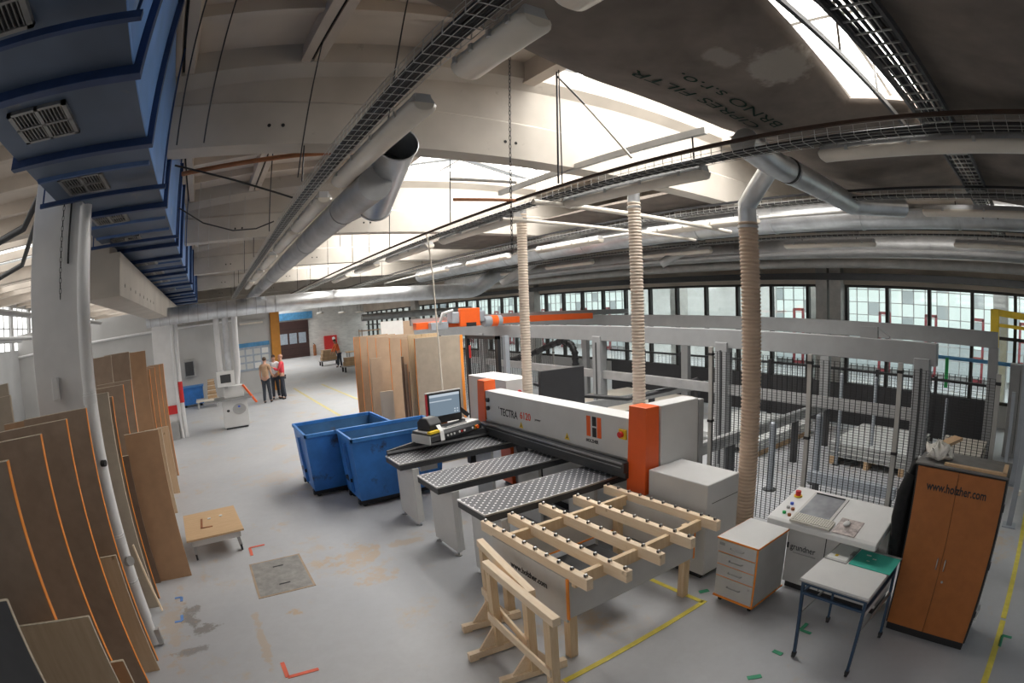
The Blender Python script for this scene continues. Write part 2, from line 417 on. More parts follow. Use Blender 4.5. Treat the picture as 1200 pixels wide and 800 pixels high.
# ceiling: ribbed concrete panels spanning from girder to girder, left and right of the skylight strip
mb = MB()
def roof_side(x0, x1, n, yg):
    for y0, y1 in zip(yg[:-1], yg[1:]):
        for i in range(n):
            a = x0 + (x1 - x0) * i / n; b = x0 + (x1 - x0) * (i + 1) / n
            za, zb = zr(a), zr(b)
            mb.add([(a, y0, za + .02), (b, y0, zb + .02), (b, y1, zb + .02), (a, y1, za + .02),
                    (a, y0, za + .2), (b, y0, zb + .2), (b, y1, zb + .2), (a, y1, za + .2)],
                   [(3, 2, 1, 0), (4, 5, 6, 7), (0, 1, 5, 4), (1, 2, 6, 5), (2, 3, 7, 6), (3, 0, 4, 7)])
            for q, e in ((a, 1), (b, -1)):
                c = q + e * .075
                mb.bar((c, y0 + .2, zr(c) - .10), (c, y1 - .2, zr(c) - .10), .11, .27)
            mb.box(a - .012, a + .012, y0 + .2, y1 - .2, za - .2, za, 1)
            for j in range(1, 5):
                y = y0 + (y1 - y0) * j / 5
                mb.bar((a + .1, y, za - .045), (b - .1, y, zb - .045), .10, .15)
roof_side(-2, 4, 4, YG); roof_side(8.5, 16, 5, YG); roof_side(4, 8.5, 3, YG[:2]); roof_side(4, 8.5, 3, YG[5:8])
struct('ceiling', mb, ['roof', 'gap'], 'ribbed concrete roof panels between the arched girders')

# girders with a bowed top flange and a thickened lower chord
def girder(y):
    xs = [-2.2 + 18.4 * i / 30 for i in range(31)]; rings = []
    for x in xs:
        t = zr(x) + .03; rings.append([(x, y + a, z) for a, z in (
            (-.17, 4.98), (.17, 4.98), (.17, 5.48), (.12, 5.52), (.12, t - .42), (.24, t - .28), (.24, t), (-.24, t), (-.24, t - .28), (-.12, t - .42), (-.12, 5.52), (-.17, 5.48))])
    g = MB().loft(rings)
    for x in [.6, 3.6, 6.6, 9.6]:                      # paired anchor holes in the lower chord
        for d in (0, .16):
            g.cyl((x + d, y - .175, 5.2), (x + d, y - .168, 5.2), .022, 8, 1)
    return g
for i, y in enumerate(YG):
    struct('beam_%d' % (i + 1), girder(y), ['girder', 'gap'], 'arched concrete roof girder, number %d counted from behind the camera' % (i + 1))

# skylight strip along the ridge
nwin = 0
for y0, y1 in list(zip(YG[1:5], YG[2:6])) + list(zip(YG[7:10], YG[8:11])):
    nwin += 1; a, b = y0 + .12, y1 - .12
    g = MB()
    g.add([(4.05, a, 6.62), (6.2, a, 7.05), (8.35, a, 6.62), (4.05, b, 6.62), (6.2, b, 7.05), (8.35, b, 6.62)], [(0, 1, 4, 3), (1, 2, 5, 4)])
    wn = g.build('window_%d' % nwin, 'skyglass' if nwin < 5 else 'skyglass_far', None, 0, flip=False)
    tag(wn, 'bright roof skylight between two girders, number %d from behind the camera' % nwin, None, None, 'structure')
    f = MB()
    for k in range(9):
        y = a + (b - a) * k / 8
        f.bar((4.0, y, 6.57), (6.2, y, 7.0), .055, .08); f.bar((6.2, y, 7.0), (8.4, y, 6.57), .055, .08)
    f.bar((6.2, a, 7.01), (6.2, b, 7.01), .08, .12)
    f.build('window_frame', 'bar_grey', wn)
    c = MB().box(3.86, 4.06, y0 + .1, y1 - .1, 6.12, 6.66).box(8.34, 8.54, y0 + .1, y1 - .1, 6.12, 6.66)
    struct('trim_%d' % nwin, c, 'roof', 'concrete kerbs along both sides of roof skylight number %d' % nwin)

# columns of the left row and the concrete beam they carry
for i, y in enumerate((-6.6, 5.45, 17.65, 29.65, 41.65)):
    c = MB().box(-2.08, -1.42 - (.05 if i == 1 else 0), y - .02 if i != 1 else 5.42, y + .55, 0, 4.98 if i < 2 else 3.72)
    struct('column_%d' % (i + 1), c, 'paint_white', ('white concrete column beside the standing board rack', 'white column nearest, behind the leaning boards', 'white column with red plates beyond the boards')[min(i, 2)] if i < 3 else 'white column far down the hall, number %d' % i, bevel=.015)
nb = 0
for y0, y1 in ((7.86, 17.9), (18.0, 29.8), (29.9, 41.8), (41.9, 52)):
    nb += 1
    g = MB().box(-2.02, -1.42, y0, y1, 3.74, 4.35).box(-2.0, -1.6, y0 + .0, y1, 4.35, 4.98)
    for k in range(8):
        y = y0 + .5 + k * .62
        g.cyl((-1.422, y, 3.92), (-1.417, y, 3.92), .03, 8, 1)
    struct('beam_%d' % (20 + nb), g, ['girder', 'gap'], 'longitudinal concrete beam above the left column row, piece %d' % nb)
struct('wall_upper_left', MB().box(-2.15, -1.95, -10, 53.8, 4.98, 6.1), 'wall_white', 'white wall strip above the left column row')

# second nave on the left, seen between the columns, with a high window band
mb = MB().box(-11.5, -2.0, -10, 52, 6.2, 6.4)
for k in range(40): mb.box(-11.3, -2.15, -9 + 1.5 * k, -8.86 + 1.5 * k, 5.95, 6.2)
for y in YG[2:]: mb.box(-11.3, -2.15, y - .2, y + .2, 5.75, 6.2)
struct('ceiling_left_nave', mb, 'roof', 'ribbed ceiling of the nave left of the columns')
mb = MB().box(-11.6, -11.3, -10, 52, 0, 3.9).box(-11.6, -11.3, -10, 52, 5.9, 6.3)
for k in range(21): mb.box(-11.6, -11.3, -10 + 3 * k, -9.6 + 3 * k, 3.9, 5.9)
struct('wall_left', mb, 'wall_grey', 'grey wall of the left nave below its windows')
g = MB()
for k in range(20): g.box(-11.5, -11.45, -9.6 + 3 * k, -7.0 + 3 * k, 3.9, 5.9)
wl = g.build('window_20', 'rooflight_dim', None); tag(wl, 'bright window band high on the left nave wall', None, None, 'structure')
f = MB()
for k in range(20):
    for j in range(4): f.box(-11.45, -11.38, -9.6 + 3 * k + j * .86, -9.54 + 3 * k + j * .86, 3.9, 5.9)
    f.box(-11.45, -11.38, -9.6 + 3 * k, -7.0 + 3 * k, 4.9, 4.95)
f.build('window_frame', 'bar_grey', wl)

g = MB()
for y0, y1 in zip(YG[1:-2], YG[2:-1]): g.box(-9.6, -5.4, y0 + .5, y1 - .5, 6.17, 6.19)
o = g.build('window_40', 'rooflight_dim', None); tag(o, 'roof lights of the left nave', None, None, 'structure')  # glowing roof strips added to brighten the left side of the hall
f = MB()
for y0, y1 in zip(YG[1:-2], YG[2:-1]):
    for k in range(6): f.box(-9.6, -5.4, y0 + .5 + k, y0 + .54 + k, 6.12, 6.17)
f.build('window_frame', 'bar_grey', o)
# cross wall, end wall, back wall
struct('wall_cross', MB().box(-11.3, 3.15, 27, 27.2, 0, 4.6), 'wall_white', 'off-white partition wall carrying the blue notice board')
struct('wall_end', MB().box(-14.4, 27, 52, 52.3, 0, 6.6), 'parcel_white', 'pale wall at the far end of the hall')
struct('wall_back', MB().box(-14.4, 27, -10.2, -10, 0, 6.6), 'wall_white', 'white wall behind the camera')
struct('column_20', MB().box(3.15, 3.62, 26.8, 27.3, 0, 4.6), 'orange_wood', 'orange pillar at the end of the partition wall', bevel=.01)
d = MB().box(6.8, 9.95, 51.9, 52, 0, 3.5); dn = d.build('door_1', 'door_brown', None, .01)
tag(dn, 'dark brown hall door with three square windows at the far end', None, None, 'structure')
p = MB()
for x in (7.0, 7.95, 8.9): p.box(x, x + .75, 51.88, 51.9, 1.35, 2.35)
p.build('window_pane', 'poster_pale', dn)
b = MB()
for k in range(5): b.box(6.8, 9.95, 51.89, 51.9, .25 + k * .62, .27 + k * .62)
b.build('panel_joint', 'gap', dn)

# glazed wall to the neighbouring hall on the right
struct('wall_right_plinth', MB().box(15.85, 16.15, -10, 52, 0, .62), 'wall_grey', 'grey plinth below the glazed wall')
struct('wall_right_upper', MB().box(15.85, 16.15, -10, 52, 3.74, 6.3), 'roof', 'concrete wall above the glazed wall')
f = MB(); y = .58 - 1.4 * 7
ys = []
while y < 52:
    ys.append(y); y += 1.4
for y in ys: f.box(15.92, 16.08, y - .055, y + .055, .62, 3.74)
for z in (.62, 2.42, 3.66): f.box(15.93, 16.07, -9.3, 51.6, z, z + .09)
wf = f.build('window_21', 'win_dark', None); tag(wf, 'dark steel window grid along the right side of the hall', None, None, 'structure')
MB().box(15.99, 16.01, -9.3, 51.6, .66, 3.7).build('window_glass', 'glass', wf)
for i, (y0, y1) in enumerate(((6.22, 6.62), (6.7, 7.1), (22.0, 22.9), (37.5, 38.4))):
    struct('column_%d' % (10 + i), MB().box(15.55, 15.95, y0, y1, 0, 5.0), 'pipe_grey', 'grey column in front of the glazed wall, number %d from the near end' % (i + 1), bevel=.01)
# neighbouring hall: roof slab and the daylit facade on its far side
struct('ceiling_next_hall', MB().box(16.15, 25.2, -10, 52, 5.0, 5.2), 'wall_white', 'roof of the neighbouring hall seen through the glass')
g = MB()
for k in range(12): g.box(18.5, 22.5, -8 + 5 * k, -5 + 5 * k, 4.97, 4.99)
o = g.build('window_41', 'rooflight', None); tag(o, 'roof lights of the neighbouring hall', None, None, 'structure')  # glowing strips added on the unseen ceiling to brighten the neighbouring hall
f = MB()
for k in range(12):
    for j in range(4): f.box(18.5, 22.5, -8 + 5 * k + j, -7.95 + 5 * k + j, 4.92, 4.97)
f.build('window_frame', 'bar_grey', o)
fa = MB(); pn = MB(); rd = MB(); gy = MB(); k = 0; y = -9.5
while y < 51:
    k += 1
    for j, (z0, z1) in enumerate(((.3, .95), (.95, 1.55), (1.55, 2.15), (2.15, 2.75), (2.75, 3.35), (3.35, 3.95), (3.95, 4.9))):
        mi = 1 if (k * 7 + j * 3) % 6 == 0 or j < 2 or j == 2 and k % 3 else (2 if 13 < y < 24 and j in (2, 3) and k % 3 else 0)
        pn.box(25.0, 25.04, y + .03, y + .57, z0 + .02, z1 - .02, mi)
    if k % 4 == 1:
        for yy in (y - .02, y + .5): rd.box(24.9, 25.0, yy, yy + .12, 0, 2.9)
        for z in (0.1, 1.1, 2.05, 2.8): rd.box(24.9, 25.0, y, y + .6, z, z + .14)
    fa.box(24.94, 25.05, y - .018, y + .018, 0, 5.0); y += .6
for z in (.3, .95, 1.55, 2.15, 2.75, 3.35, 3.95, 4.9): fa.box(24.94, 25.05, -9.5, 51, z - .02, z + .02)
fw = fa.build('window_22', 'bar_grey', None); tag(fw, 'daylit gridded window facade of the neighbouring hall', None, None, 'structure')
pn.build('window_glass', ['daypane', 'daypane_grey', 'daypane_green'], fw, flip=False); rd.build('window_frame', 'frame_red', fw)
struct('wall_next_hall', MB().box(25.05, 25.25, -10, 52, 0, 5.2), 'wall_grey', 'outer wall of the neighbouring hall')
for i, y in enumerate((1.0, 8.6, 16.0)):
    struct('column_%d' % (14 + i), MB().box(19.6, 20.2, y, y + .6, 0, 5.0), 'pipe_grey', 'concrete column inside the neighbouring hall, number %d from the near end' % (i + 1))
struct('wall_next_partition', MB().box(23.9, 24.05, 13.2, 24, 0, 4.9), 'sheet_white', 'grey partition standing in the neighbouring hall')

# floor tape, worn lines and the hatch
def strip(name, pts, wd, m, label):
    mb = MB()
    for a, b in zip(pts[:-1], pts[1:]):
        a, b = Vector((*a, .003)), Vector((*b, .003)); d = (b - a).normalized(); s_ = Vector((-d.y, d.x, 0)) * wd / 2; e = d * wd / 2 * 0
        mb.add([a + s_ - e, a - s_ - e, b - s_ + e, b + s_ + e] + [p + Vector((0, 0, .003)) for p in (a + s_ - e, a - s_ - e, b - s_ + e, b + s_ + e)],
               [(3, 2, 1, 0), (4, 5, 6, 7), (0, 1, 5, 4), (1, 2, 6, 5), (2, 3, 7, 6), (3, 0, 4, 7)])
    return struct(name, mb, m, label)
strip('floor_marking', [(1.2, 2.84), (4.0, 2.84)], .055, 'yellow_tape', 'yellow tape line on the floor in front of the rail rack')
strip('floor_marking', [(3.96, 2.84), (3.96, 3.95)], .055, 'yellow_tape', 'yellow tape line on the floor running in under the rail rack')
strip('floor_marking', [(3.3, -.26), (5.42, -.26)], .07, 'yellow_tape', 'yellow tape line right of the tall brown cupboard, near piece')
strip('floor_marking', [(5.47, -.255), (9.6, -.27)], .07, 'yellow_tape', 'yellow tape line right of the tall brown cupboard, far piece')
strip('floor_marking', [(4.06, 10.6), (4.06, 26.5)], .12, 'yellow_faint', 'faded yellow lane line behind the blue bins, left one')
strip('floor_marking', [(5.56, 15.5), (5.56, 26.5)], .12, 'yellow_faint', 'faded yellow lane line behind the blue bins, right one')
strip('floor_marking', [(.02, 4.46), (.02, 4.2), (.34, 4.2)], .045, 'red_tape', 'red tape corner mark on the floor below the hatch')
strip('floor_marking', [(.08, 7.2), (.08, 7.5), (.32, 7.5)], .045, 'red_tape', 'red tape corner mark on the floor beside the wooden dolly')
strip('floor_marking', [(-1.14, 6.36), (-1.04, 6.36), (-1.04, 6.24)], .04, 'blue_tape', 'blue tape mark on the floor at the board feet, far one')
strip('floor_marking', [(-1.14, 5.74), (-1.04, 5.74), (-1.04, 5.88)], .04, 'blue_tape', 'blue tape mark on the floor at the board feet, near one')
strip('floor_marking', [(4.28, 1.74), (4.14, 1.74), (4.14, 1.62)], .04, 'green_tape', 'green tape corner mark under the white cart')
strip('floor_marking', [(3.68, 1.78), (3.68, 1.68)], .05, 'green_tape', 'short green tape piece left of the white cart')
strip('floor_marking', [(3.2, 1.74), (3.3, 1.66)], .05, 'green_tape', 'short green tape piece nearest the photo bottom')
strip('floor_marking', [(5.12, -.42), (5.12, -.3), (4.9, -.3)], .04, 'green_tape', 'green tape corner mark beside the right yellow line')
strip('floor_marking', [(4.1, 3.0), (4.2, 2.95)], .06, 'green_tape', 'green tape piece under the drawer pedestal edge')
h = MB().box(.03, .73, 5.9, 6.88, .001, .007)
ht = h.build('floor_hatch', 'hatch', None); tag(ht, 'square grey floor hatch plate with two slot handles', 'hatch')
f = MB()
for a in ((.0, .76, 5.87, 5.9), (.0, .76, 6.88, 6.91), (.0, .03, 5.9, 6.88), (.73, .76, 5.9, 6.88)): f.box(*a, .001, .006)
f.build('hatch_frame', 'hatch_rim', ht)
for y in (6.12, 6.66): MB().box(.32, .47, y - .012, y + .012, .007, .010).build('slot_handle', 'black', ht)
# ------------------------------------------------------------------ things hung from the roof
# blue sheet-metal air duct
X0, X1, Z0, Z1 = -1.75, -.565, 4.5, 5.72
dk = thing('air_duct', 'long blue rectangular sheet-metal air duct hung along the left of the hall', 'air duct', (-1.16, 10, 4.5))
b = MB(); FL = [-1.2, 2.78, 3.95, 5.98, 8.6, 9.9, 12.4, 15.0, 17.6, 20.2, 22.6]
YE = [-3] + FL + [24.4]
for a, c in zip(YE[:-1], YE[1:]): b.box(X0, X1, a + .005, c - .005, Z0 + .004, Z1)
b.build('duct_body', 'blue_duct', dk, .006)
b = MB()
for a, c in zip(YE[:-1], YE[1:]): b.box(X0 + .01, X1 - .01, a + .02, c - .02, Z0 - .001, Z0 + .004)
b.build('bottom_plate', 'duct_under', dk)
for y in FL:
    f = MB()
    f.box(X0 - .05, X1 + .05, y - .045, y + .045, Z0 - .06, Z0 + .002).box(X0 - .05, X1 + .05, y - .045, y + .045, Z1, Z1 + .05)
    f.box(X1 - .002, X1 + .05, y - .045, y + .045, Z0, Z1).box(X0 - .05, X0 + .002, y - .045, y + .045, Z0, Z1)
    f.build('flange', 'blue_dark', dk, .004)
for y in (4.5, 5.3, 6.7, 7.4, 8.1, 10.6, 11.3, 13.4, 14.2, 16.2, 18.7, 21.3):
    MB().prism([(y - .05, Z0), (y - .02, Z0 - .028), (y + .02, Z0 - .028), (y + .05, Z0)], 0, X0 + .03, X1 - .03).build('stiffener', 'rib_blue', dk)
for y in (.45, 1.85, 3.3, 4.82, 6.3, 7.8, 10.3, 11.9, 13.7, 16.3, 18.9):
    g = MB(); x0, x1, y0, y1 = -1.53, -1.07, y - .27, y + .27
    for q in ((x0, x1, y0, y0 + .035), (x0, x1, y1 - .035, y1), (x0, x0 + .035, y0, y1), (x1 - .035, x1, y0, y1), ((x0 + x1) / 2 - .015, (x0 + x1) / 2 + .015, y0, y1), (x0, x1, y - .012, y + .012)):
        g.box(*q, Z0 - .025, Z0 - .001)
    gg = g.build('air_grille', 'grille', dk)
    sl = MB().box(x0 + .02, x1 - .02, y0 + .02, y1 - .02, Z0 - .006, Z0 - .002)
    sl.build('grille_opening', 'gap', gg)
    sl = MB()
    for k in range(13):
        x = x0 + .05 + k * (x1 - x0 - .1) / 12; sl.bar((x, y0 + .03, Z0 - .014), (x, y1 - .03, Z0 - .014), .007, .012)
    sl.build('grille_slat', 'grille', gg)
for y in (2.1, 5.0, 7.6, 11.0, 14.5, 18.2):
    r = MB().cyl((X1 + .07, y, Z0 - .1), (X1 + .07, y, zr(X1) + .02), .011, 6).cyl((X0 - .07, y, Z0 - .1), (X0 - .07, y, zr(X0)), .011, 6).box(X0 - .1, X1 + .1, y - .02, y + .02, Z0 - .11, Z0 - .07)
    r.build('hanger', 'blue_dark', dk)

# wire cable trays
def tray(x, y0, y1, z, label, w=.22, rail=True, cables=5, rods=True):
    t = thing('cable_tray', label, 'cable tray', (x, (y0 + y1) / 2, z), 0, 'cable trays hung along the hall')
    g = MB(); h = .09
    for q, zz in ((-w / 2, 0), (-w / 6, 0), (w / 6, 0), (w / 2, 0), (-w / 2, h), (w / 2, h), (-w / 2, h / 2), (w / 2, h / 2)):
        g.bar((x + q, y0, z + zz), (x + q, y1, z + zz), .0038, .0038)
    n = int((y1 - y0) / .12)
    for k in range(n + 1):
        y = y0 + k * .12
        g.bar((x - w / 2, y, z - .004), (x + w / 2, y, z - .004), .005, .005)
        for e in (-1, 1): g.bar((x + e * w / 2, y, z), (x + e * w / 2, y, z + h), .005, .005)
    g.build('wire_basket', 'zinc', t)
    if cables:
        c = MB()
        for k in range(cables):
            ph = random.random() * 6; xx = x - w * .35 + w * .7 * k / max(1, cables - 1)
            c.tube([(xx + .008 * sin(ph + y), y, z + .022 + .006 * sin(ph * 2 + 1.3 * y)) for y in [y0 + (y1 - y0) * i / 24 for i in range(25)]], .014, 6)
        c.build('cable', 'black', t)
    if rail:
        MB().box(x - w / 2 - .04, x - w / 2 - .005, y0, y1, z + .09, z + .12).build('support_rail', 'brown_rail' if rail == 2 else 'blackmetal', t)
    if rods:
        y = y0 + 1.5
        while y < 5: y += 1
        while y < y1:
            if x > 6.9 and y < 17.8: y += 3.0; continue
            MB().cyl((x - w / 2 - .02, y, z + .1), (x - w / 2 - .02, y, min(zr(x) - .05, 6.4)), .009, 6).build('hanger_rod', 'blackmetal', t)
            y += 3.0
    return t
tray(1.14, .2, 24, 4.46, 'wire cable tray with black cables, leftmost of the trays, right of the blue duct', .17, False, 8)
tray(4.13, -1.5, 26, 4.40, 'wire cable tray crossing above the panel saw and the three ribbed hoses', rail=2)
tray(7.05, -1.5, 26, 4.5, 'wire cable tray third from the blue duct, above the grey gantry beam')
tray(10.1, -1.5, 26, 4.42, 'wire cable tray farthest to the right, near the glazed wall')

# fluorescent lamps
def make_lamp(L):
    t = thing('hanging_lamp', '', 'lamp')
    MB().prism([(-.06, .07), (-.105, .0), (.105, .0), (.06, .07)], 1, -L / 2 + .03, L / 2 - .03).build('lamp_housing', 'lamp_body', t, .004, False)
    c = [( .105 * cos(a), -.085 * abs(sin(a)) ** .8 * (1 if sin(a) > 0 else 1)) for a in [pi * k / 10 for k in range(11)]]
    rings = [[(x * s, y, z * s) for x, z in c] for y, s in ((-L / 2, .7), (-L / 2 + .03, 1), (L / 2 - .03, 1), (L / 2, .7))]
    MB().loft(rings, 0, True, True).build('lamp_diffuser', 'lamp_cover', t, 0, False)
    for e in (-1, 1): MB().box(-.06, .06, e * (L / 2 - .05) - .03, e * (L / 2 - .05) + .03, -.005, .078).build('end_cap', 'lamp_body', t, .006, False)
    for k in range(4):
        y = -L / 2 + L * (k + .5) / 4
        MB().box(-.118, -.1, y - .015, y + .015, -.025, .02).box(.1, .118, y - .015, y + .015, -.025, .02).build('cover_clip', 'zinc', t, 0, False)
    MB().cyl((0, -L * .3, .07), (0, -L * .3, .13), .008, 6).cyl((0, L * .3, .07), (0, L * .3, .13), .008, 6).build('suspension', 'blackmetal', t, 0, False)
    return t
ORD = ['first', 'second', 'third', 'fourth', 'fifth', 'sixth', 'seventh', 'eighth']
lamp_sets = [
    (1.34, 4.42, [(.3, 1.62), (1.84, 2.5), (3.1, 5.15), (5.9, 7.7), (8.0, 9.8), (10.6, 12.4), (13.2, 15), (16, 17.8)], 'under the leftmost cable tray'),
    (4.3, 4.36, [(-.5, 1.84), (3.08, 5.3), (6.45, 8.9), (9.5, 11.9), (12.8, 14.6), (15.6, 17.4)], 'under the cable tray above the panel saw'),
    (7.45, 4.40, [(-.9, 1.6), (4.4, 6.76), (8.1, 10.3), (11.6, 13.8), (15.2, 17.4)], 'under the third cable tray from the left'),
    (10.3, 4.32, [(-.9, 1.62), (3.3, 5.4), (7.4, 9.6), (11.6, 13.8), (15.8, 18)], 'under the cable tray nearest the glazed wall')]
protos = {}
for x, z, spans, where in lamp_sets:
    for i, (a, c) in enumerate(spans):
        L = round(c - a, 1)
        lab = 'grey tube lamp %s, %s from the near end' % (where, ORD[i])
        if L not in protos: o = make_lamp(L); protos[L] = o; o.location = (x, (a + c) / 2, z); tag(o, lab, None, 'fluorescent lamps under the cable trays'); WM[o] = Matrix.Translation(o.location)
        else: dup(protos[L], (x, (a + c) / 2, z), 0, lab, 'fluorescent lamps under the cable trays')

def rod(name, label, pts, r, m, cat, n=10):
    o = MB().tube(pts, r, n).build(name, m, None); return tag(o, label, cat)
# round ventilation ducts
def duct(name, label, pts, r, m='galv', bands=1.5, band_w=.05, cat='ventilation duct'):
    p0 = Vector(pts[0]); t = thing(name, label, cat, p0)
    P = [p0]
    for i in range(1, len(pts)):                       # round the corners
        p = Vector(pts[i])
        if i < len(pts) - 1:
            a = (P[-1] - p).normalized(); c = (Vector(pts[i + 1]) - p).normalized(); k = r * 1.1
            for s in range(5): u = s / 4; P.append((p + a * k) * (1 - u) ** 2 + p * 2 * u * (1 - u) + (p + c * k) * u ** 2)
        else: P.append(p)
    MB().tube(P, r, 20).build('duct_pipe', m, t)
    for a, c in zip(pts[:-1], pts[1:]):
        a, c = Vector(a), Vector(c); L = (c - a).length; d = (c - a) / L; n = int(L / bands)
        for k in range(n):
            q = a + d * (bands * (k + .5)); MB().cyl(q - d * band_w / 2, q + d * band_w / 2, r * 1.045, 20).build('joint_ring', m, t)
    return t
duct('ventilation_duct', 'grey round duct running under the leftmost cable tray', [(1.58, 4.75, 4.28), (1.66, 12, 4.28), (1.75, 24, 4.28)], .17, 'galv_dull', 2.4)
t = thing('hanging_duct_end', 'short shiny pipe with an open black mouth beside the leftmost cable tray', 'ventilation duct', (1.72, 5.1, 4.2))
a, c = Vector((1.70, 4.50, 4.61)), Vector((1.84, 5.55, 4.25)); d = (c - a).normalized()
g = MB(); n = 24
g.tube([a, a + d * .02, c - d * .02, c], .2, n, cap=False); g.tube([a, c], .188, n, cap=False)
g.build('duct_pipe', 'galv', t, flip=False)
g = MB().cyl(a + d * .42, a + d * .43, .19, n); g.build('duct_inside', 'gap', t)
for q in (a, c): MB().tube([q - d * .012, q + d * .012], .208, n, cap=False).build('rim_ring', 'galv', t, flip=False, thick=.012)
MB().tube([c - d * .05, Vector((1.72, 5.75, 4.3)), Vector((1.62, 6.1, 4.28))], .15, 16).build('branch', 'galv_dull', t)

t = duct('ventilation_duct', 'big silver round duct crossing the hall from the left column to a raised elbow', [(-2.15, 16.9, 3.76), (9.4, 17.0, 3.76), (10.6, 16.6, 4.62)], .26, 'galv', 4.2)
r = MB()
for k in range(14): r.cyl((-2.0 + k * .32, 16.9, 3.76), (-1.985 + k * .32, 16.9, 3.76), .266, 20)
r.build('seam_ring', 'galv_dull', t)
duct('ventilation_duct', 'large silver duct running along the hall above the grey gantry', [(9.45, -1.5, 4.72), (9.45, 22, 4.72)], .27, 'galv', 1.9)
duct('ventilation_duct', 'dull grey duct farther right, beside the glazed wall', [(11.8, -1.5, 4.42), (11.8, 24, 4.42)], .25, 'galv_dull', 2.6)
duct('ventilation_duct', 'thin grey pipe below the dull duct along the glazed wall', [(12.9, -1.5, 4.15), (12.9, 26, 4.15)], .11, 'pipe_grey', 3)
duct('ventilation_duct', 'thin pale pipe highest along the glazed wall', [(14.0, -1.5, 4.5), (14.0, 26, 4.5)], .09, 'lamp_body', 3)
t = duct('ventilation_duct', 'silver pipe crossing above the thick ribbed hose toward the right', [(4.35, 2.66, 4.62), (4.9, 2.66, 4.52), (7.35, 2.68, 4.5)], .15, 'galv', .9)
MB().tube([(4.95, 2.68, 4.52), (5.04, 2.95, 4.30), (5.07, 3.12, 4.12), (5.07, 3.12, 4.0)], .105, 18).build('branch_pipe', 'galv', t)
MB().tube([(7.3, 2.68, 4.5), (7.75, 2.55, 4.55), (8.35, 2.15, 4.62)], .152, 18).build('branch_pipe', 'galv', t)
MB().tube([(5.25, 2.66, 4.52), (5.29, 2.66, 4.52)], .158, 20).build('rubber_sleeve', 'black', t)
duct('hanging_drop_duct', 'slanting grey duct branch rising from the raised elbow', [(9.6, 15.4, 3.9), (10.4, 14.2, 4.7)], .15, 'galv_dull', .5)
duct('hanging_drop_duct', 'slanting grey duct branch hanging right of the middle hose', [(10.2, 8.9, 4.05), (10.7, 8.1, 4.6)], .12, 'galv_dull', .4)
for i, (x, z, r_) in enumerate(((8.5, 4.62, .035), (10.9, 4.2, .05), (13.4, 4.32, .05))):
    rod('hanging_pipe', 'thin dull pipe running along the hall among the silver ducts, %s from the saw' % ORD[i], [(x, -1.5, z), (x, 24, z)], r_, ('pipe_grey', 'lamp_body', 'pipe_grey')[i], 'pipe')
b = MB().box(15.4, 15.62, -1.5, 30, 3.86, 4.06); o = b.build('steel_beam', 'mach_dark', None); tag(o, 'dark steel beam above the glazed wall windows', 'beam')
b = MB().box(15.0, 15.3, -1.5, 30, 4.2, 4.36); o = b.build('hanging_pipe_casing', 'pipe_grey', None); tag(o, 'grey pipe casing above the dark steel beam', 'casing')

# pipes and rails crossing or following the trays
rod('hanging_conduit', 'pale conduit pipe crossing below the tray, nearer of the pair', [(3.75, 5.26, 4.32), (8.0, 5.3, 4.32)], .035, 'lamp_cover', 'pipe')
rod('hanging_conduit', 'pale conduit pipe crossing below the tray, farther of the pair', [(3.7, 5.9, 4.2), (7.8, 5.95, 4.2)], .025, 'lamp_cover', 'pipe')
rod('hanging_conduit', 'twin grey pipe ends sticking out left of the tray above the saw, lower one', [(3.05, 6.0, 4.45), (4.0, 6.0, 4.5)], .022, 'rust', 'pipe')
rod('hanging_conduit', 'grey pipe end sticking out left of the tray above the saw, upper one', [(3.0, 6.0, 4.72), (4.0, 6.0, 4.76)], .022, 'pipe_grey', 'pipe')
rod('crossing_pipe', 'rust-brown pipe crossing high between blue duct and leftmost tray', [(-.48, 7.82, 5.36), (1.2, 7.4, 5.42), (3.05, 6.95, 5.42)], .036, 'rust', 'pipe')
o = MB().bar((4.78, 3.4, 5.0), (4.73, 7.6, 5.0), .06, .08).build('steel_rail', 'pipe_grey', None); tag(o, 'grey steel rail slanting up toward the dark filter bag', 'rail')
MB().cyl((4.78, 3.6, 5.0), (4.78, 3.6, 4.58), .012, 6).build('rail_post', 'blackmetal', o)
o = MB().bar((1.4, 1.15, 4.80), (5.6, 1.16, 4.80), .03, .05).build('steel_rail', 'mach_dark', None); tag(o, 'grey steel rail across the bright gap between the filter bags', 'rail')
for x in (2.6, 3.4, 4.2): MB().bar((x, 1.16, 4.82), (x + .3, 1.2, 5.6), .02, .02).build('brace', 'zinc', o)
t = thing('suspension_rod', 'thin dark rod with a pale slanting stay in front of the skylight', 'rod', (4.02, 5.1, 4.5))
MB().cyl((4.02, 5.1, 4.55), (4.02, 5.06, 6.5), .013, 8).build('rod', 'blackmetal', t)
MB().cyl((4.02, 5.06, 6.05), (4.02, 4.55, 5.45), .012, 8).build('stay', 'blackmetal', t)
MB().cyl((4.02, 4.55, 5.45), (4.02, 3.85, 4.6), .014, 8).build('stay', 'lamp_cover', t)
def chain(name, label, top, length, step=.05, r=.007):
    c = MB(); p = Vector(top)
    for k in range(int(length / step)):
        z = p.z - k * step; s = .012
        q = [(p.x + (s * cos(a) if k % 2 else 0), p.y + (0 if k % 2 else s * cos(a)), z + step * .62 * sin(a)) for a in [2 * pi * j / 8 for j in range(9)]]
        c.tube(q, r * .55, 5, cap=False)
    return tag(c.build(name, 'blackmetal', None), label, 'chain')
chain('hanging_chain', 'steel chain hanging from the roof in front of the near hose', (3.0, 4.6, 6.3), 2.75)
chain('hanging_chain', 'steel chain hanging on the face of the near white column', (-1.68, 5.38, 4.6), 1.05)
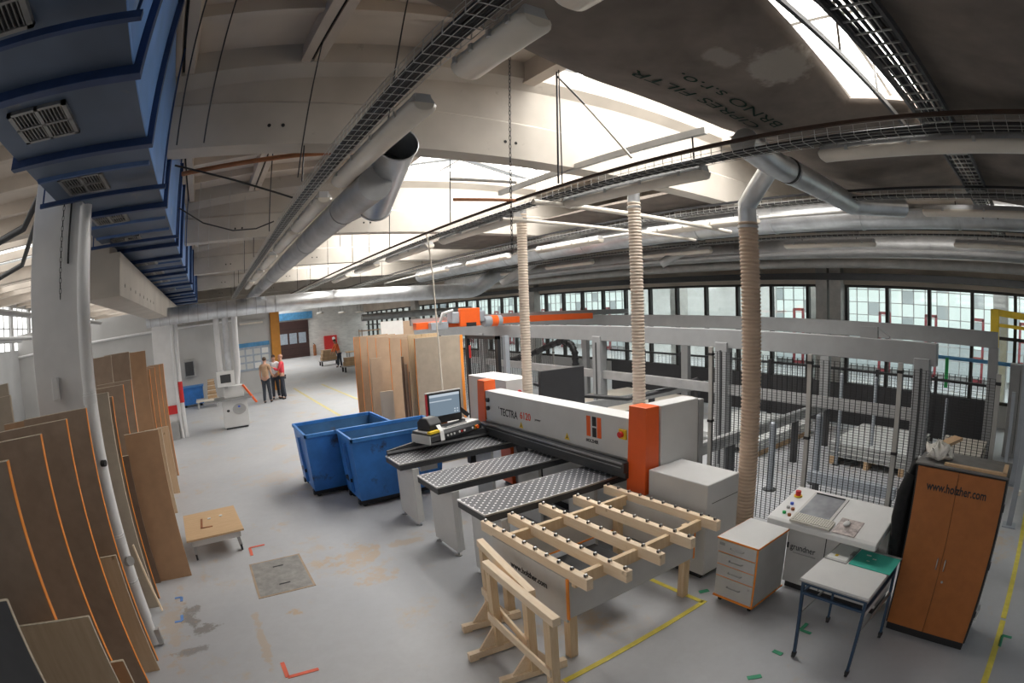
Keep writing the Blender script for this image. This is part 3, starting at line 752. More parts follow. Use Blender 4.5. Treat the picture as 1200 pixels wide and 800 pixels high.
rod('power_cable', 'thin white cable hanging from the tray down to the saw monitor', [(4.0, 9.0, 4.5), (4.02, 8.95, 4.3), (3.98, 8.7, 3.6), (3.85, 8.3, 2.4), (3.74, 8.02, 1.74)], .013, 'lamp_cover', 'cable', 8)
rod('power_cable', 'black cable sagging from the blue duct to the leftmost tray', [(-.5, 8.0, 4.9), (-.1, 8.2, 4.68), (.4, 8.5, 4.58), (.8, 8.6, 4.6), (1.1, 8.6, 4.7)], .011, 'black', 'cable', 8)
rod('power_cable', 'black cable pair strung from blue duct to leftmost tray, higher one', [(-.5, 6.4, 5.05), (.3, 6.6, 4.86), (1.1, 6.7, 4.62)], .013, 'black', 'cable', 8)
for i, (x, y, lean) in enumerate(((-.34, 3.6, .7), (-.1, 4.3, 0), (.95, 5.0, .5), (1.55, 4.2, .2))):
    rod('hanger_wire', 'thin dark hanger wire between roof and tray, %s from the blue duct' % ORD[i], [(x, y + lean, 4.55), (x + .05, y, zr(x) - .05)], .0075, 'blackmetal', 'wire', 6)
for i, (x, y) in enumerate(((-.2, 9.5), (.0, 10.5), (.35, 9.0), (.75, 10.8), (2.4, 9.2), (3.2, 10.0), (2.9, 15.0), (4.9, 15.2), (5.8, 16.5))):
    rod('hanger_wire', 'fine hanging wire before the pale girder, %s from the left' % (ORD[i] if i < 8 else 'ninth'), [(x, y, 4.3 if i < 6 else 3.9), (x, y, 5.7)], .006, 'pipe_grey', 'wire', 5)

# horizontal cable ladder between the filter bags
t = thing('cable_ladder', 'dark cable ladder running between the two hanging filter bags', 'cable ladder', (4, .72, 4.62))
l = MB()
for y in (.58, .86): l.box(.4, 11.5, y - .012, y + .012, 4.6, 4.68)
l.build('side_rail', 'mach_dark', t)
l = MB(); x = .45
while x < 11.5: l.bar((x, .58, 4.63), (x, .86, 4.63), .012, .012); x += .17
for y in (.66, .74, .80): l.bar((.4, y, 4.622), (11.5, y, 4.622), .005, .005)
l.build('rung', 'zinc', t)
c = MB()
for k in range(6): c.tube([(.4 + 1.1 * i, .62 + .04 * k + .012 * sin(i * 1.7 + k), 4.655) for i in range(11)], .017, 6)
c.build('cable', 'black', t)

# dark cloth filter bags hung below the skylight
def bag_z(x, y, x0, x1, y0, y1, zt, sag):
    u = (x - x0) / (x1 - x0); v = (y - y0) / (y1 - y0); u = min(max(u, 0), 1); v = min(max(v, 0), 1)
    return zt - sag * (4 * v * (1 - v)) ** .6 * (1 - (2 * u - 1) ** 6) ** .7 - .018 * sin(9 * v + 3 * u) * sin(pi * v) - .012 * sin(23 * u + 4 * v) * sin(pi * v) * sin(pi * u) - (0 if x0 == -.4 and zt == 5.0 else .05 * sin(pi * v) * abs(sin(5 * u + 2.2 * v + 1)) )
def bag(label, x0, x1, ylo, yhi, zt, sag, puff=.10):
    g = MB(); nx, ny = 48, 20; rings = []
    for i in range(nx + 1):
        x = x0 + (x1 - x0) * i / nx; a, c = ylo(x), yhi(x); r = []
        for j in range(ny + 1):
            y = a + (c - a) * j / ny; r.append((x, y, bag_z(x, y, x0, x1, a, c, zt, sag)))
        for j in range(ny - 1, 0, -1):
            y = a + (c - a) * j / ny; v = j / ny
            r.append((x, y, zt + .02 + puff * sin(pi * v) * sin(pi * i / nx)))
        rings.append(r)
    g.loft(rings, 0, True, True)
    o = g.build('filter_bag', 'bag', None); return tag(o, label, 'filter bag', 'hanging filter bags')
f1lo = lambda x: 1.345 + .126 * (x - 2.76) - .62 * min(1, max(0, (x - 4.72) / .16))
def f1hi(x):
    e = min(1, max(0, (x + .4) / 3.4)); q = 3.18 - 1.3 * (1 - e) ** 1.6
    return q - .9 * max(0, (x - 4.9) / .95) ** 2
B1 = bag('dark cloth filter bag with green lettering, hanging before the skylight', -.4, 5.85, f1lo, f1hi, 5.0, .2)
bag('dark wrinkled filter bag hanging right of the cable ladder', -.4, 5.95, lambda x: -1.7, lambda x: .84 - .5 * max(0, (x - 5.3) / .65) ** 2 if x < 5.95 else .1, 4.93, .30, .03)
bag('dark filter bag hanging farther right, left of the cable ladder', 5.55, 9.1, lambda x: .88, lambda x: 3.6, 5.16, .25)
bag('dark filter bag hanging farther right, right of the cable ladder', 5.97, 9.1, lambda x: -1.7, lambda x: .8, 4.91, .16, .02)
bag('dark cloth bag hung between the first two pale girders, right of the skylight', 8.3, 13.6, lambda x: 6.15, lambda x: 11.45, 5.34, .12, .05)
bag('dark cloth bag hung farther back between girders, right of the skylight', 7.2, 13.6, lambda x: 12.2, lambda x: 17.4, 5.34, .12, .05)
def bag_text(s, x, y, size, wd):
    o = text(s, size, 'ink', B1, (x, y, 4.7), (-1, 0, 0), (0, 1, 0), 'lettering', depth=0)
    me = o.data; mw = wm(B1); inv = mw.inverted(); xs = [v.co.x for v in me.vertices]; w0 = max(xs) - min(xs); mx = max(xs)
    for v in me.vertices:
        v.co.x = mx - (mx - v.co.x) * wd / w0
        p = mw @ v.co; z = bag_z(p.x, p.y, -.4, 5.85, f1lo(p.x), f1hi(p.x), 5.0, .2); p.z = z - .009; v.co = inv @ p
    return o
bag_text('CIPRES FILTR', 4.46, 2.49, .165, 1.74); bag_text('BRNO s.r.o.', 4.56, 2.29, .165, 1.55)
def bag_patches():                                   # two pale dusty patches on the lettered bag
    m = M['bag'].copy(); m.name = 'filter_cloth_dusty'; nt = m.node_tree; pb = nt.nodes['Principled BSDF']
    src = pb.inputs['Base Color'].links[0].from_socket; v = next(n for n in nt.nodes if n.type == 'TEX_COORD').outputs['Object']
    sx = nt.nodes.new('ShaderNodeSeparateXYZ'); nt.links.new(v, sx.inputs[0]); o = B1.location; wob = _noise(nt, v, 5, 4)
    col = src
    for cx_, cy_, rx, ry, k in ((3.48, 1.72, .34, .27, .75), (3.02, 1.95, .20, .13, .5)):
        ax = _math(nt, 'DIVIDE', _math(nt, 'SUBTRACT', sx.outputs[0], cx_ - o.x), rx); ay = _math(nt, 'DIVIDE', _math(nt, 'SUBTRACT', sx.outputs[1], cy_ - o.y), ry)
        d = _math(nt, 'ADD', _math(nt, 'SQRT', _math(nt, 'ADD', _math(nt, 'MULTIPLY', ax, ax), _math(nt, 'MULTIPLY', ay, ay))), _math(nt, 'MULTIPLY', _math(nt, 'SUBTRACT', wob, .5), 1.4))
        f = nt.nodes.new('ShaderNodeMapRange'); f.inputs[1].default_value = .8; f.inputs[2].default_value = 1.05; f.inputs[3].default_value = k; f.inputs[4].default_value = 0
        nt.links.new(d, f.inputs[0]); col = _mix(nt, f.outputs[0], col, (.42, .385, .34))
    nt.links.new(col, pb.inputs['Base Color']); B1.data.materials[0] = m
bag_patches()

# ribbed hoses
def hose(label, x, y, z0, z1, r, pitch, lean=0, m='hose'):
    t = thing('ribbed_hose', label, 'hose', (x, y, z0), 0, 'ribbed extraction hoses')
    n = 18; rings = []; k = 0; z = z0
    while z < z1 - .12:
        for dz, rr in ((0, r), (pitch * .3, r * 1.05), (pitch * .5, r * 1.05), (pitch * .7, r * .94), (pitch * .95, r * .94)):
            zz = z + dz; q = (zz - z0) / (z1 - z0)
            ox = x + lean * sin(pi * q); rings.append([(ox + rr * cos(2 * pi * j / n), y + rr * sin(2 * pi * j / n), zz) for j in range(n)])
        z += pitch
    MB().loft(rings, 0, True, True).build('hose_wall', m, t)
    MB().cyl((x, y, z1 - .14), (x, y, z1 + .02), r * .97, 18).build('metal_collar', 'galv', t)
    MB().cyl((x, y, z1 - .2), (x, y, z1 - .17), r * 1.09, 18).build('hose_clamp', 'steel', t)
    return t
hose('pale ribbed hose standing behind the letters 6120, thin and farthest', 5.0, 7.36, 1.2, 4.7, .083, .045)
hose('pale ribbed hose behind the near orange end post, middle of three', 4.93, 4.72, 1.5, 4.46, .083, .042)
hose('thick brown ribbed hose reaching the floor, right of the saw', 5.07, 3.12, .12, 4.06, .108, .042, .012, 'hose_brown')
# far left nave: bundled cables and pipes before the windows
for i, (pts, r) in enumerate((([(-2.1, 5.8, 4.9), (-2.6, 6.4, 4.6), (-4.5, 7.4, 4.5)], .05), ([(-2.1, 5.8, 4.7), (-3.0, 7.4, 4.35), (-5.5, 9, 4.2)], .04), ([(-2.2, 6.2, 4.95), (-2.5, 6.6, 4.4), (-2.6, 7.4, 4.0)], .03))):
    rod('hanging_cable', 'black cable bundle leaving the top of the near column, %s from the top' % ORD[i], pts, r, 'black', 'cable', 8)
for i, (x, z) in enumerate(((-6, 4.4), (-8.5, 4.1), (-11, 4.3))):
    rod('hanging_pipe', 'pale pipe along the left nave, %s behind the near column' % ORD[i], [(x, -2, z), (x, 26.8, z)], .08, 'lamp_body', 'pipe')
rod('wall_conduit', 'white conduit along the partition wall top', [(-12, 26.9, 3.55), (1.2, 26.9, 3.62)], .06, 'pvc', 'pipe')
# ------------------------------------------------------------------ the panel saw
sw = thing('panel_saw', 'large grey and orange panel saw with three dotted tables in the middle of the hall', 'panel saw', (4.6, 5.9, 0))
XF = 4.3
bm_ = MB().box(XF + .012, 4.62, 4.3, 7.6, 1.19, 1.7).build('pressure_beam', 'mach', sw, .008)
text('TECTRA', .168, 'ink_black', bm_, (XF + .010, 7.15, 1.352), (0, -1, 0), (0, 0, 1), sx=.8, bold=.002)
text("'", .16, 'ink_black', bm_, (XF + .010, 7.2, 1.37), (0, -1, 0), (0, 0, 1))
text('6120', .15, 'ink_red', bm_, (XF + .010, 6.585, 1.377), (0, -1, 0), (0, 0, 1), sx=.95, bold=.002)
text('power', .055, 'ink_black', bm_, (XF + .010, 6.2, 1.40), (0, -1, 0), (0, 0, 1))
lg = MB()
for u0, u1, z0, z1, mi in ((0, .27, 0, 1, 0), (.40, .665, .54, 1, 1), (.40, .665, 0, .46, 1), (.73, 1, 0, 1, 0)):
    lg.box(XF + .008, XF + .0125, 5.055 - u1 * .275, 5.055 - u0 * .275, 1.375 + z0 * .262, 1.375 + z1 * .262, mi)
lg.build('maker_logo', ['mach_orange', 'ink_black'], bm_)
text('HOLZHER', .06, 'ink_black', bm_, (XF + .010, 5.07, 1.298), (0, -1, 0), (0, 0, 1), sx=.86, bold=.0015)
for y, z in ((6.56, 1.235), (5.46, 1.25)):
    MB().prism([(y - .05, z), (y + .05, z), (y, z + .09)], 0, XF + .007, XF + .0125).build('warning_triangle', 'yellow', bm_)
    MB().prism([(y - .012, z + .02), (y + .012, z + .02), (y, z + .06)], 0, XF + .005, XF + .0075).build('warning_mark', 'ink_black', bm_)
MB().box(XF - .01, XF + .013, 4.33, 4.45, 1.44, 1.56).build('main_switch', 'yellow', bm_, .004)
MB().cyl((XF - .05, 4.40, 1.5), (XF - .005, 4.40, 1.5), .036, 14).build('switch_knob', 'red', bm_)
for z in (1.42, 1.555): MB().cyl((XF - .03, 7.5, z), (XF + .013, 7.5, z), .035, 12).build('side_knob', 'black', bm_)
MB().box(XF + .0, XF + .014, 4.3, 7.6, 1.19, 1.215).build('beam_edge', 'steel', bm_)
for y0, y1, zb, lab in ((4.01, 4.285, .83, 'near'), (7.6, 7.83, .8, 'far')):
    MB().frustum((XF - .02, XF + .22, y0 - .0, y1 + .03), (XF, XF + .22, y0, y1), zb, 1.86).build('end_post', 'mach_orange', sw, .008)
MB().box(4.53, 5.24, 3.99, 4.24, .1, 1.86).build('side_housing', 'mach', sw, .01)
MB().box(5.24, 5.33, 3.97, 4.24, .1, 1.84).build('side_housing_edge', 'galv_dull', sw, .006)
c = MB().box(4.315, 4.92, 3.13, 3.985, .07, 1.15).build('switch_cabinet', 'mach', sw, .012)
MB().box(4.36, 4.9, 3.2, 3.9, .0, .07).build('cabinet_base', 'black', c)
MB().box(4.4, 4.9, 3.126, 3.131, .92, .925).build('panel_joint', 'gap', c); MB().cyl((4.345, 3.12, .8), (4.345, 3.135, .8), .014, 8).build('cabinet_lock', 'black', c)
d = MB().box(4.2, 4.6, 4.28, 7.64, 1.06, 1.185); d.box(4.235, 4.6, 4.28, 7.64, .98, 1.06)
r = d.build('guide_rail', 'mach_dark', sw, .006)
MB().box(4.19, 4.2, 4.3, 7.62, 1.165, 1.187).build('rail_strip', 'steel', r)
MB().box(4.188, 4.2, 4.32, 7.6, 1.12, 1.13).build('rail_groove', 'steel', r)
bb = MB().box(4.62, 5.3, 4.26, 7.75, .12, .9).build('machine_base', 'mach', sw, .01)
MB().box(4.66, 5.26, 4.3, 7.7, 0, .12).build('base_plinth', 'black', bb)
MB().box(4.60, 4.622, 5.35, 5.36, .14, .88).box(4.60, 4.622, 6.5, 6.51, .14, .88).build('panel_joint', 'gap', bb)
MB().cyl((4.56, 5.15, .78), (4.63, 5.15, .78), .13, 20).build('guide_wheel', 'mach_dark', bb)
MB().cyl((4.56, 7.0, .78), (4.63, 7.0, .78), .13, 20).build('guide_wheel', 'mach_dark', bb)
MB().box(4.56, 4.63, 7.3, 7.62, .1, .8).build('base_corner', 'mach_orange', bb, .005)
MB().box(4.62, 5.6, 4.25, 7.8, .9, .975).build('rear_table', 'mach_dark', sw)
g = MB()
for i in range(5):
    for j in range(18): g.ball((4.75 + i * .17, 4.4 + j * .19, .98), .02, nu=6, nv=4)
g.build('table_roller', 'steel', sw)
rc = MB().box(5.02, 5.62, 8.08, 9.5, 0, 1.74).build('rear_cabinet', 'mach', sw, .012)
MB().box(5.012, 5.02, 8.78, 8.79, .1, 1.7).build('door_seam', 'gap', rc); MB().cyl((5.3, 8.05, 1.5), (5.3, 8.08, 1.5), .04, 10).build('red_button', 'red', rc)

# three dotted support tables with their legs
for y0, y1, x1 in ((4.47, 5.08, 4.6), (5.6, 6.22, 4.6), (6.86, 7.46, 4.6)):
    t = MB().box(2.43, x1, y0, y1, .875, .963).build('support_table', 'mach_dark', sw, .006)
    MB().box(2.445, x1 - .01, y0 + .015, y1 - .015, .963, .97).build('table_skin', 'dots', t)
    MB().box(2.43, x1, y0 - .004, y0 + .012, .952, .972).box(2.43, x1, y1 - .012, y1 + .004, .952, .972).box(2.426, 2.44, y0, y1, .952, .972).build('edge_trim', 'steel', t)  # bright strips put in for the highlight along the table edges
    yc = (y0 + y1) / 2
    l = MB().box(2.6, 2.66, yc - .335, yc + .335, .06, .875).build('table_leg', 'mach', sw, .006)
    f = MB()
    for e in (-.28, .28): f.cyl((2.63, yc + e, 0), (2.63, yc + e, .012), .045, 12).cyl((2.63, yc + e, .012), (2.63, yc + e, .06), .014, 8)
    f.build('levelling_foot', 'steel', l)
    MB().box(2.66, 2.7, yc - .335, yc - .30, .08, .875).box(2.66, 2.7, yc + .30, yc + .335, .08, .875).build('leg_flange', 'mach', l)
    l = MB().box(3.95, 4.0, yc - .25, yc + .25, .06, .875).build('table_leg', 'mach', sw, .006)
    MB().box(3.92, 4.03, yc - .25, yc + .25, 0, .06).build('levelling_foot', 'steel', l)
fn = MB().prism([(2.46, .97), (4.25, .97), (4.25, 1.12), (2.9, 1.10), (2.46, 1.04)], 1, 7.44, 7.49).build('side_fence', 'mach_dark', sw, .004)
MB().box(2.46, 4.25, 7.425, 7.44, 1.0, 1.03).build('fence_strip', 'steel', fn)

# control desk on an arm
ca = Vector((3.06, 7.12, .09)); A = R(18.5); DM = Matrix.Translation(ca) @ Matrix.Rotation(A, 4, 'Z')
dk_ = MB(DM).prism([(0, 1.03), (.42, 1.06), (.42, 1.17), (.03, 1.15), (0, 1.11)], 0, 0, 1.14).build('control_desk', 'mach_dark', sw, .006)
MB(DM).box(.02, 1.12, .04, .41, 1.158, 1.172).build('desk_plate', 'white_lam', dk_)
MB(DM).box(.40, .86, .06, .24, 1.172, 1.19).build('keyboard', 'boxgrey', dk_, .004)
k = MB(DM)
for i in range(13):
    for j in range(4): k.box(.41 + i * .0345, .438 + i * .0345, .075 + j * .038, .104 + j * .038, 1.19, 1.197)
k.build('keyboard_keys', 'mach_dark', dk_)
for u, m in ((.36, 'white_lam'), (.43, 'white_lam'), (.50, 'white_lam'), (.62, 'white_lam'), (.67, 'red'), (.73, 'white_lam'), (.92, 'white_lam')):
    MB(DM).cyl((u, -.012, 1.075), (u, .01, 1.075), .017, 10).build('push_button', m, dk_)
q = MB(DM).box(.97, 1.05, -.008, .01, 1.045, 1.105); q.build('stop_plate', 'yellow', dk_); MB(DM).cyl((1.01, -.04, 1.08), (1.01, -.005, 1.08), .03, 12).build('stop_button', 'mach_orange', dk_)
MB(DM).box(-.02, .0, .0, .42, 1.0, 1.13).build('desk_cheek', 'mach', dk_, .004)
MB(DM).box(.0, .2, .0, .07, 1.155, 1.19).build('pen_tray', 'yellow', dk_)
MB(DM).ball((.9, .2, 1.19), .045, .06, .03).build('pointing_device', 'black', dk_)
MB(DM).tube([(1.02, .36, 1.17), (1.03, .34, 1.34)], .012, 8).build('scanner_stem', 'black', dk_); MB(DM).bar((1.0, .36, 1.36), (1.12, .26, 1.22), .06, .07).build('scanner_head', 'black', dk_, .01)
MB().box(3.9, 4.3, 7.5, 7.62, .55, 1.12).build('desk_arm', 'mach_dark', sw, .006)
MB().box(3.0, 3.3, 7.5, 7.56, .6, 1.13).build('desk_panel', 'mach', sw, .006)
mm = Matrix.Translation((3.55, 7.6, .035)) @ Matrix.Rotation(R(5), 4, 'Z')
mo = MB(mm).box(-.31, .31, -.02, .04, 1.26, 1.745).build('monitor', 'black', sw, .008)
MB(mm).box(-.275, .275, -.024, -.019, 1.375, 1.715).build('screen', 'screen', mo)
s_ = MB(mm).box(-.275, .275, -.026, -.0235, 1.675, 1.715).box(-.275, .13, -.026, -.0235, 1.60, 1.615)
for u in (.18, .23):
    for z in (1.40, 1.44): s_.box(u - .012, u + .012, -.026, -.0235, z, z + .02)
s_.build('screen_layout', 'screen_bar', mo)
MB(mm).box(-.325, .325, .0, .045, 1.73, 1.755).build('monitor_top', 'mach', mo)
MB(mm).box(-.32, -.309, -.015, .04, 1.26, 1.74).build('monitor_edge', 'red', mo)
MB(mm).box(-.05, .05, .02, .05, 1.2, 1.3).build('monitor_neck', 'rust', mo)
pr = thing('label_printer', 'small black label printer with a white label on the saw control desk', 'printer', DM @ Vector((.23, .22, 1.172)), A)
MB(DM).prism([(.08, 1.173), (.38, 1.173), (.38, 1.30), (.30, 1.36), (.16, 1.36), (.08, 1.27)], 0, .08, .33).build('printer_body', 'black', pr, .015)
MB(DM).box(.12, .29, .17, .30, 1.36, 1.365).build('printer_lid', 'boxgrey', pr)
MB(DM).add([(.20, .078, 1.25), (.28, .078, 1.25), (.28, .0, 1.165), (.20, .0, 1.165), (.28, -.016, 1.02), (.20, -.016, 1.02)], [(0, 1, 2, 3), (3, 2, 4, 5)]).build('paper_label', 'paper', pr, thick=.002)

# ------------------------------------------------------------------ wooden rail rack
rk = thing('rail_rack', 'grey-sided pine rail rack with five roller rails in front of the saw', 'rack', (3.2, 3.6, 0))
for i, (x, y0, y1) in enumerate(((2.385, 2.80, 4.43), (2.70, 2.68, 4.42), (3.11, 2.69, 4.44), (3.54, 2.70, 4.38), (4.02, 2.76, 4.40))):
    zt = .945
    rl = MB().box(x - .034, x + .034, y0, y1, zt - .105, zt).build('rail', 'pine', rk, .004)
    for k in range(10):
        y = y0 + .05 + (y1 - y0 - .1) * k / 9
        MB().cyl((x - .010, y, zt + .015), (x + .010, y, zt + .015), .013, 10).box(x - .015, x - .011, y - .011, y + .011, zt, zt + .02, 1).box(x + .011, x + .015, y - .011, y + .011, zt, zt + .02, 1).build('roller', ['steel', 'mach_dark'], rl)
for y in (2.98, 4.03): MB().box(2.36, 4.0, y - .025, y + .025, .80, .915).build('cross_beam', 'pine_v', rk, .004)
for x, y in ((2.41, 3.1), (3.93, 3.1), (2.41, 4.1), (3.93, 4.1)): MB().box(x - .042, x + .042, y - .042, y + .042, 0, .84).build('leg', 'pine_v', rk, .004)
fp = MB().box(2.34, 3.99, 3.03, 3.048, .47, .855).build('front_panel', 'pale_lam', rk)
MB().box(2.335, 2.35, 3.022, 3.05, .46, .86).box(3.98, 3.995, 3.022, 3.05, .46, .86).build('edge_band', 'orange_edge', fp)
lp = MB().box(2.338, 2.356, 3.05, 4.2, .42, .86).build('side_panel', 'pale_lam', rk)
text('www.holzher.com', .085, 'ink_black', lp, (2.336, 3.88, .655), (0, -1, 0), (0, 0, 1), sx=.9, bold=.002)
MB().box(3.972, 3.99, 3.05, 4.2, .42, .86).build('side_panel', 'pale_lam', rk)
bp = MB().box(2.36, 3.97, 4.15, 4.168, .47, .84).build('back_panel', 'pale_lam', rk)
MB().box(2.36, 3.97, 4.14, 4.15, .465, .48).build('edge_band', 'orange_edge', bp)
MB().box(2.95, 3.5, 3.3, 4.02, .46, .475).build('inner_board', 'dark_panel', rk)

# ------------------------------------------------------------------ trestles
def make_trestle():
    t = thing('wooden_trestle', '', 'trestle')
    L = 1.12
    MB().box(-.034, .034, -L / 2, L / 2, .86, .93).build('top_rail', 'pine', t, .004, False)
    for y in (-L / 2 + .09, L / 2 - .09):
        f = MB().box(-.31, .31, y - .03, y + .03, .015, .085).box(-.31, -.22, y - .03, y + .03, 0, .015).box(.22, .31, y - .03, y + .03, 0, .015).build('foot', 'pine', t, .003, False)
        MB().box(-.034, .034, y - .045, y + .045, .085, .86).build('post', 'pine_v', t, .003, False)
        for e in (-1, 1):
            MB().prism([(e * .034, .085), (e * .20, .085), (e * .034, .30)] if e > 0 else [(-.034, .085), (-.034, .30), (-.20, .085)], 1, y - .01, y + .01).build('gusset', 'pine', t, 0, False)
    MB().box(-.056, -.034, -L / 2 + .05, L / 2 - .05, .36, .44).build('stretcher', 'pine', t, .003, False)
    return t
t1 = make_trestle(); t1.location = (2.045, 3.53, 0); t1.rotation_euler = (0, 0, R(-9.5)); t1['label'] = 'pine trestle close to the rail rack side panel, the inner of two'; t1['group'] = 'pine trestles'
WM[t1] = Matrix.Translation(t1.location) @ Matrix.Rotation(R(-9.5), 4, 'Z')
dup(t1, (1.90, 3.10, 0), R(-4.7), 'pine trestle nearest to the photo bottom, outer of the two trestles', 'pine trestles')

# ------------------------------------------------------------------ drawer pedestal
t = thing('drawer_pedestal', 'pale four-drawer pedestal on castors with orange edges', 'drawer unit', (4.38, 2.55, 0))
bd = MB().box(4.09, 4.68, 2.315, 2.785, .075, .735).build('pedestal_body', 'pale_lam', t)
MB().box(4.07, 4.69, 2.305, 2.795, .735, .755).build('top_panel', 'white_lam', t, .002)
e = MB()
for z in (.066, .735): e.box(4.066, 4.694, 2.301, 2.306, z, z + .018).box(4.066, 4.072, 2.301, 2.799, z, z + .018).box(4.066, 4.694, 2.794, 2.799, z, z + .018)
e.box(4.066, 4.075, 2.301, 2.316, .07, .75)
e.build('edge_band', 'orange_edge', t)
for i, (z0, z1) in enumerate(((.60, .728), (.46, .588), (.325, .452), (.09, .315))):
    d = MB().box(4.072, 4.09, 2.325, 2.785, z0, z1).build('drawer', 'pale_lam', t, .002)
    zc = (z0 + z1) / 2 + (.02 if i == 3 else 0)
    MB().tube([(4.072, 2.63, zc), (4.048, 2.625, zc), (4.048, 2.475, zc), (4.072, 2.47, zc)], .006, 8).build('handle', 'steel', d)
    MB().box(4.071, 4.091, 2.33, 2.78, z0 - .006, z0 - .001).build('edge_band', 'orange_edge', d)
    if i == 0: MB().box(4.068, 4.073, 2.70, 2.765, .675, .705).build('name_plate', 'boxgrey', d)
    if i == 3: MB().cyl((4.066, 2.37, .27), (4.073, 2.37, .27), .01, 8).build('drawer_lock', 'steel', d)
for x, y in ((4.13, 2.36), (4.13, 2.74), (4.63, 2.36), (4.63, 2.74)):
    MB().cyl((x, y - .012, .03), (x, y + .012, .03), .03, 12).box(x - .012, x + .012, y - .02, y + .02, .04, .076).build('castor', 'black', t)

# ------------------------------------------------------------------ machine operator desk
t = thing('operator_desk', 'pale grey sloping operator desk with sunken screen beside the brown cupboard', 'control desk', (4.8, 1.77, 0))
YA, YB = 1.20, 2.385
def pz(x): return 1.0 + (x - 4.32) * .19
tp = MB().prism([(4.32, .93), (4.99, 1.02), (4.99, pz(4.99)), (4.35, pz(4.35)), (4.32, .985)], 1, YA, YB).build('desk_top', 'white_lam', t, .008)
def slab(x0, x1, y0, y1, h, m, name, par, lift=0):
    return MB().add([(x, y, pz(x) + lift + z) for z in (0, h) for y in (y0, y1) for x in (x0, x1)], [(0, 2, 3, 1), (4, 5, 7, 6), (0, 1, 5, 4), (2, 6, 7, 3), (0, 4, 6, 2), (1, 3, 7, 5)]).build(name, m, par)
slab(4.44, 4.93, 1.75, 2.15, .012, 'pale_lam', 'screen_frame', tp); slab(4.48, 4.90, 1.785, 2.12, .003, 'silver', 'screen', tp, .012)
MB().bar((4.90, 1.785, pz(4.9) + .018), (4.90, 2.12, pz(4.9) + .018), .012, .012).build('screen_edge', 'mach_dark', tp)
for x, y, m in ((4.79, 2.29, 'red'), (4.62, 2.27, 'blue_btn'), (4.54, 2.27, 'boxgrey'), (4.53, 2.21, 'rust'), (4.44, 2.26, 'green'), (4.42, 2.19, 'rust')):
    big = m == 'red'
    MB().cyl((x, y, pz(x)), (x, y, pz(x) + (.06 if big else .022)), .03 if big else .019, 14).build('stop_button' if big else 'push_button', m, tp)
MB().cyl((4.79, 2.29, pz(4.79)), (4.79, 2.29, pz(4.79) + .012), .045, 16).build('stop_ring', 'yellow', tp)
bs = MB().box(4.78, 5.28, 1.2, 2.36, .09, .97).build('desk_cabinet', 'pale_lam', t, .006)
MB().box(4.83, 5.26, 1.22, 2.34, 0, .09).build('plinth', 'black', bs); MB().box(4.776, 4.781, 1.886, 1.894, .1, .92).build('door_seam', 'gap', bs)
MB().box(4.77, 4.782, 2.33, 2.35, .5, .56).build('hinge', 'black', bs)
text('grundner', .10, 'ink_black', bs, (4.777, 2.31, .495), (0, -1, 0), (0, 0, 1), sx=.84)
MB().box(4.777, 4.781, 1.99, 2.27, .455, .466).build('subtitle_line', 'boxgrey', bs)
kb = thing('keyboard', 'beige computer keyboard lying on the operator desk', 'keyboard', (4.37, 1.92, pz(4.37)))
slab(4.33, 4.47, 1.70, 2.14, .022, 'beige_pc', 'keyboard_body', kb, .003)
k = MB()
for i in range(17):
    for j in range(5):
        x, y = 4.345 + j * .025, 1.715 + i * .0245
        z = pz(x) + .025; k.add([(x + a * .02, y + b_ * .020, z + a * .004 + c_) for c_ in (0, .007) for b_ in (0, 1) for a in (0, 1)], [(0, 2, 3, 1), (4, 5, 7, 6), (0, 1, 5, 4), (2, 6, 7, 3), (0, 4, 6, 2), (1, 3, 7, 5)])
k.build('keyboard_keys', 'beige_pc', kb)
mp = slab(4.34, 4.60, 1.44, 1.68, .006, 'paper', 'mouse_pad', None, .002); tag(mp, 'patterned mouse pad on the operator desk', 'mouse pad')
pm = mat('pad_print', (.48, .42, .40), .7, 0, .45, 18); mp.data.materials.clear(); mp.data.materials.append(pm)
ms = MB().ball((4.5, 1.59, pz(4.5) + .02), .055, .034, .022); mo_ = ms.build('computer_mouse', 'white_lam', None); tag(mo_, 'white computer mouse lying on the patterned pad', 'mouse')
MB().box(4.515, 4.545, 1.588, 1.592, pz(4.5) + .036, pz(4.5) + .042).build('scroll_wheel', 'boxgrey', mo_)

# ------------------------------------------------------------------ white cart with papers
t = thing('rolling_cart', 'white topped cart on blue tube legs before the brown cupboard', 'cart', (4.16, 1.33, 0))
MB().box(3.74, 4.60, 1.005, 1.665, .775, .80).build('cart_top', 'white_lam', t, .003)
MB().box(3.735, 4.605, 1.0, 1.67, .768, .777).build('top_edge', 'boxgrey', t)
for (xt, yt), (xb, yb) in (((3.76, 1.64), (3.71, 1.575)), ((3.76, 1.03), (3.72, 1.02)), ((4.58, 1.64), (4.42, 1.575)), ((4.58, 1.03), (4.46, .985))):
    l = MB().bar((xt, yt, .77), (xb, yb, .06), .026, .026).build('leg', 'tube_blue', t)
    MB().cyl((xb, yb - .012, .03), (xb, yb + .012, .03), .03, 12).box(xb - .014, xb + .014, yb - .02, yb + .02, .035, .066).build('castor', 'black', l)
f = MB()
for z in (.755, .66):
    f.bar((3.755, 1.63, z), (3.755, 1.03, z), .024, .024).bar((4.57, 1.63, z), (4.57, 1.03, z), .024, .024)
    f.bar((3.755, 1.635, z), (4.57, 1.635, z), .024, .024).bar((3.755, 1.03, z), (4.57, 1.03, z), .024, .024)
f.build('frame_rail', 'tube_blue', t)
MB().bar((3.735, 1.61, .47), (4.5, 1.6, .47), .015, .02).bar((3.74, 1.025, .47), (4.52, 1.01, .47), .015, .02).build('side_strut', 'steel', t)
MB().box(3.80, 4.52, 1.045, 1.06, .53, .765).build('side_panel', 'white_lam', t)
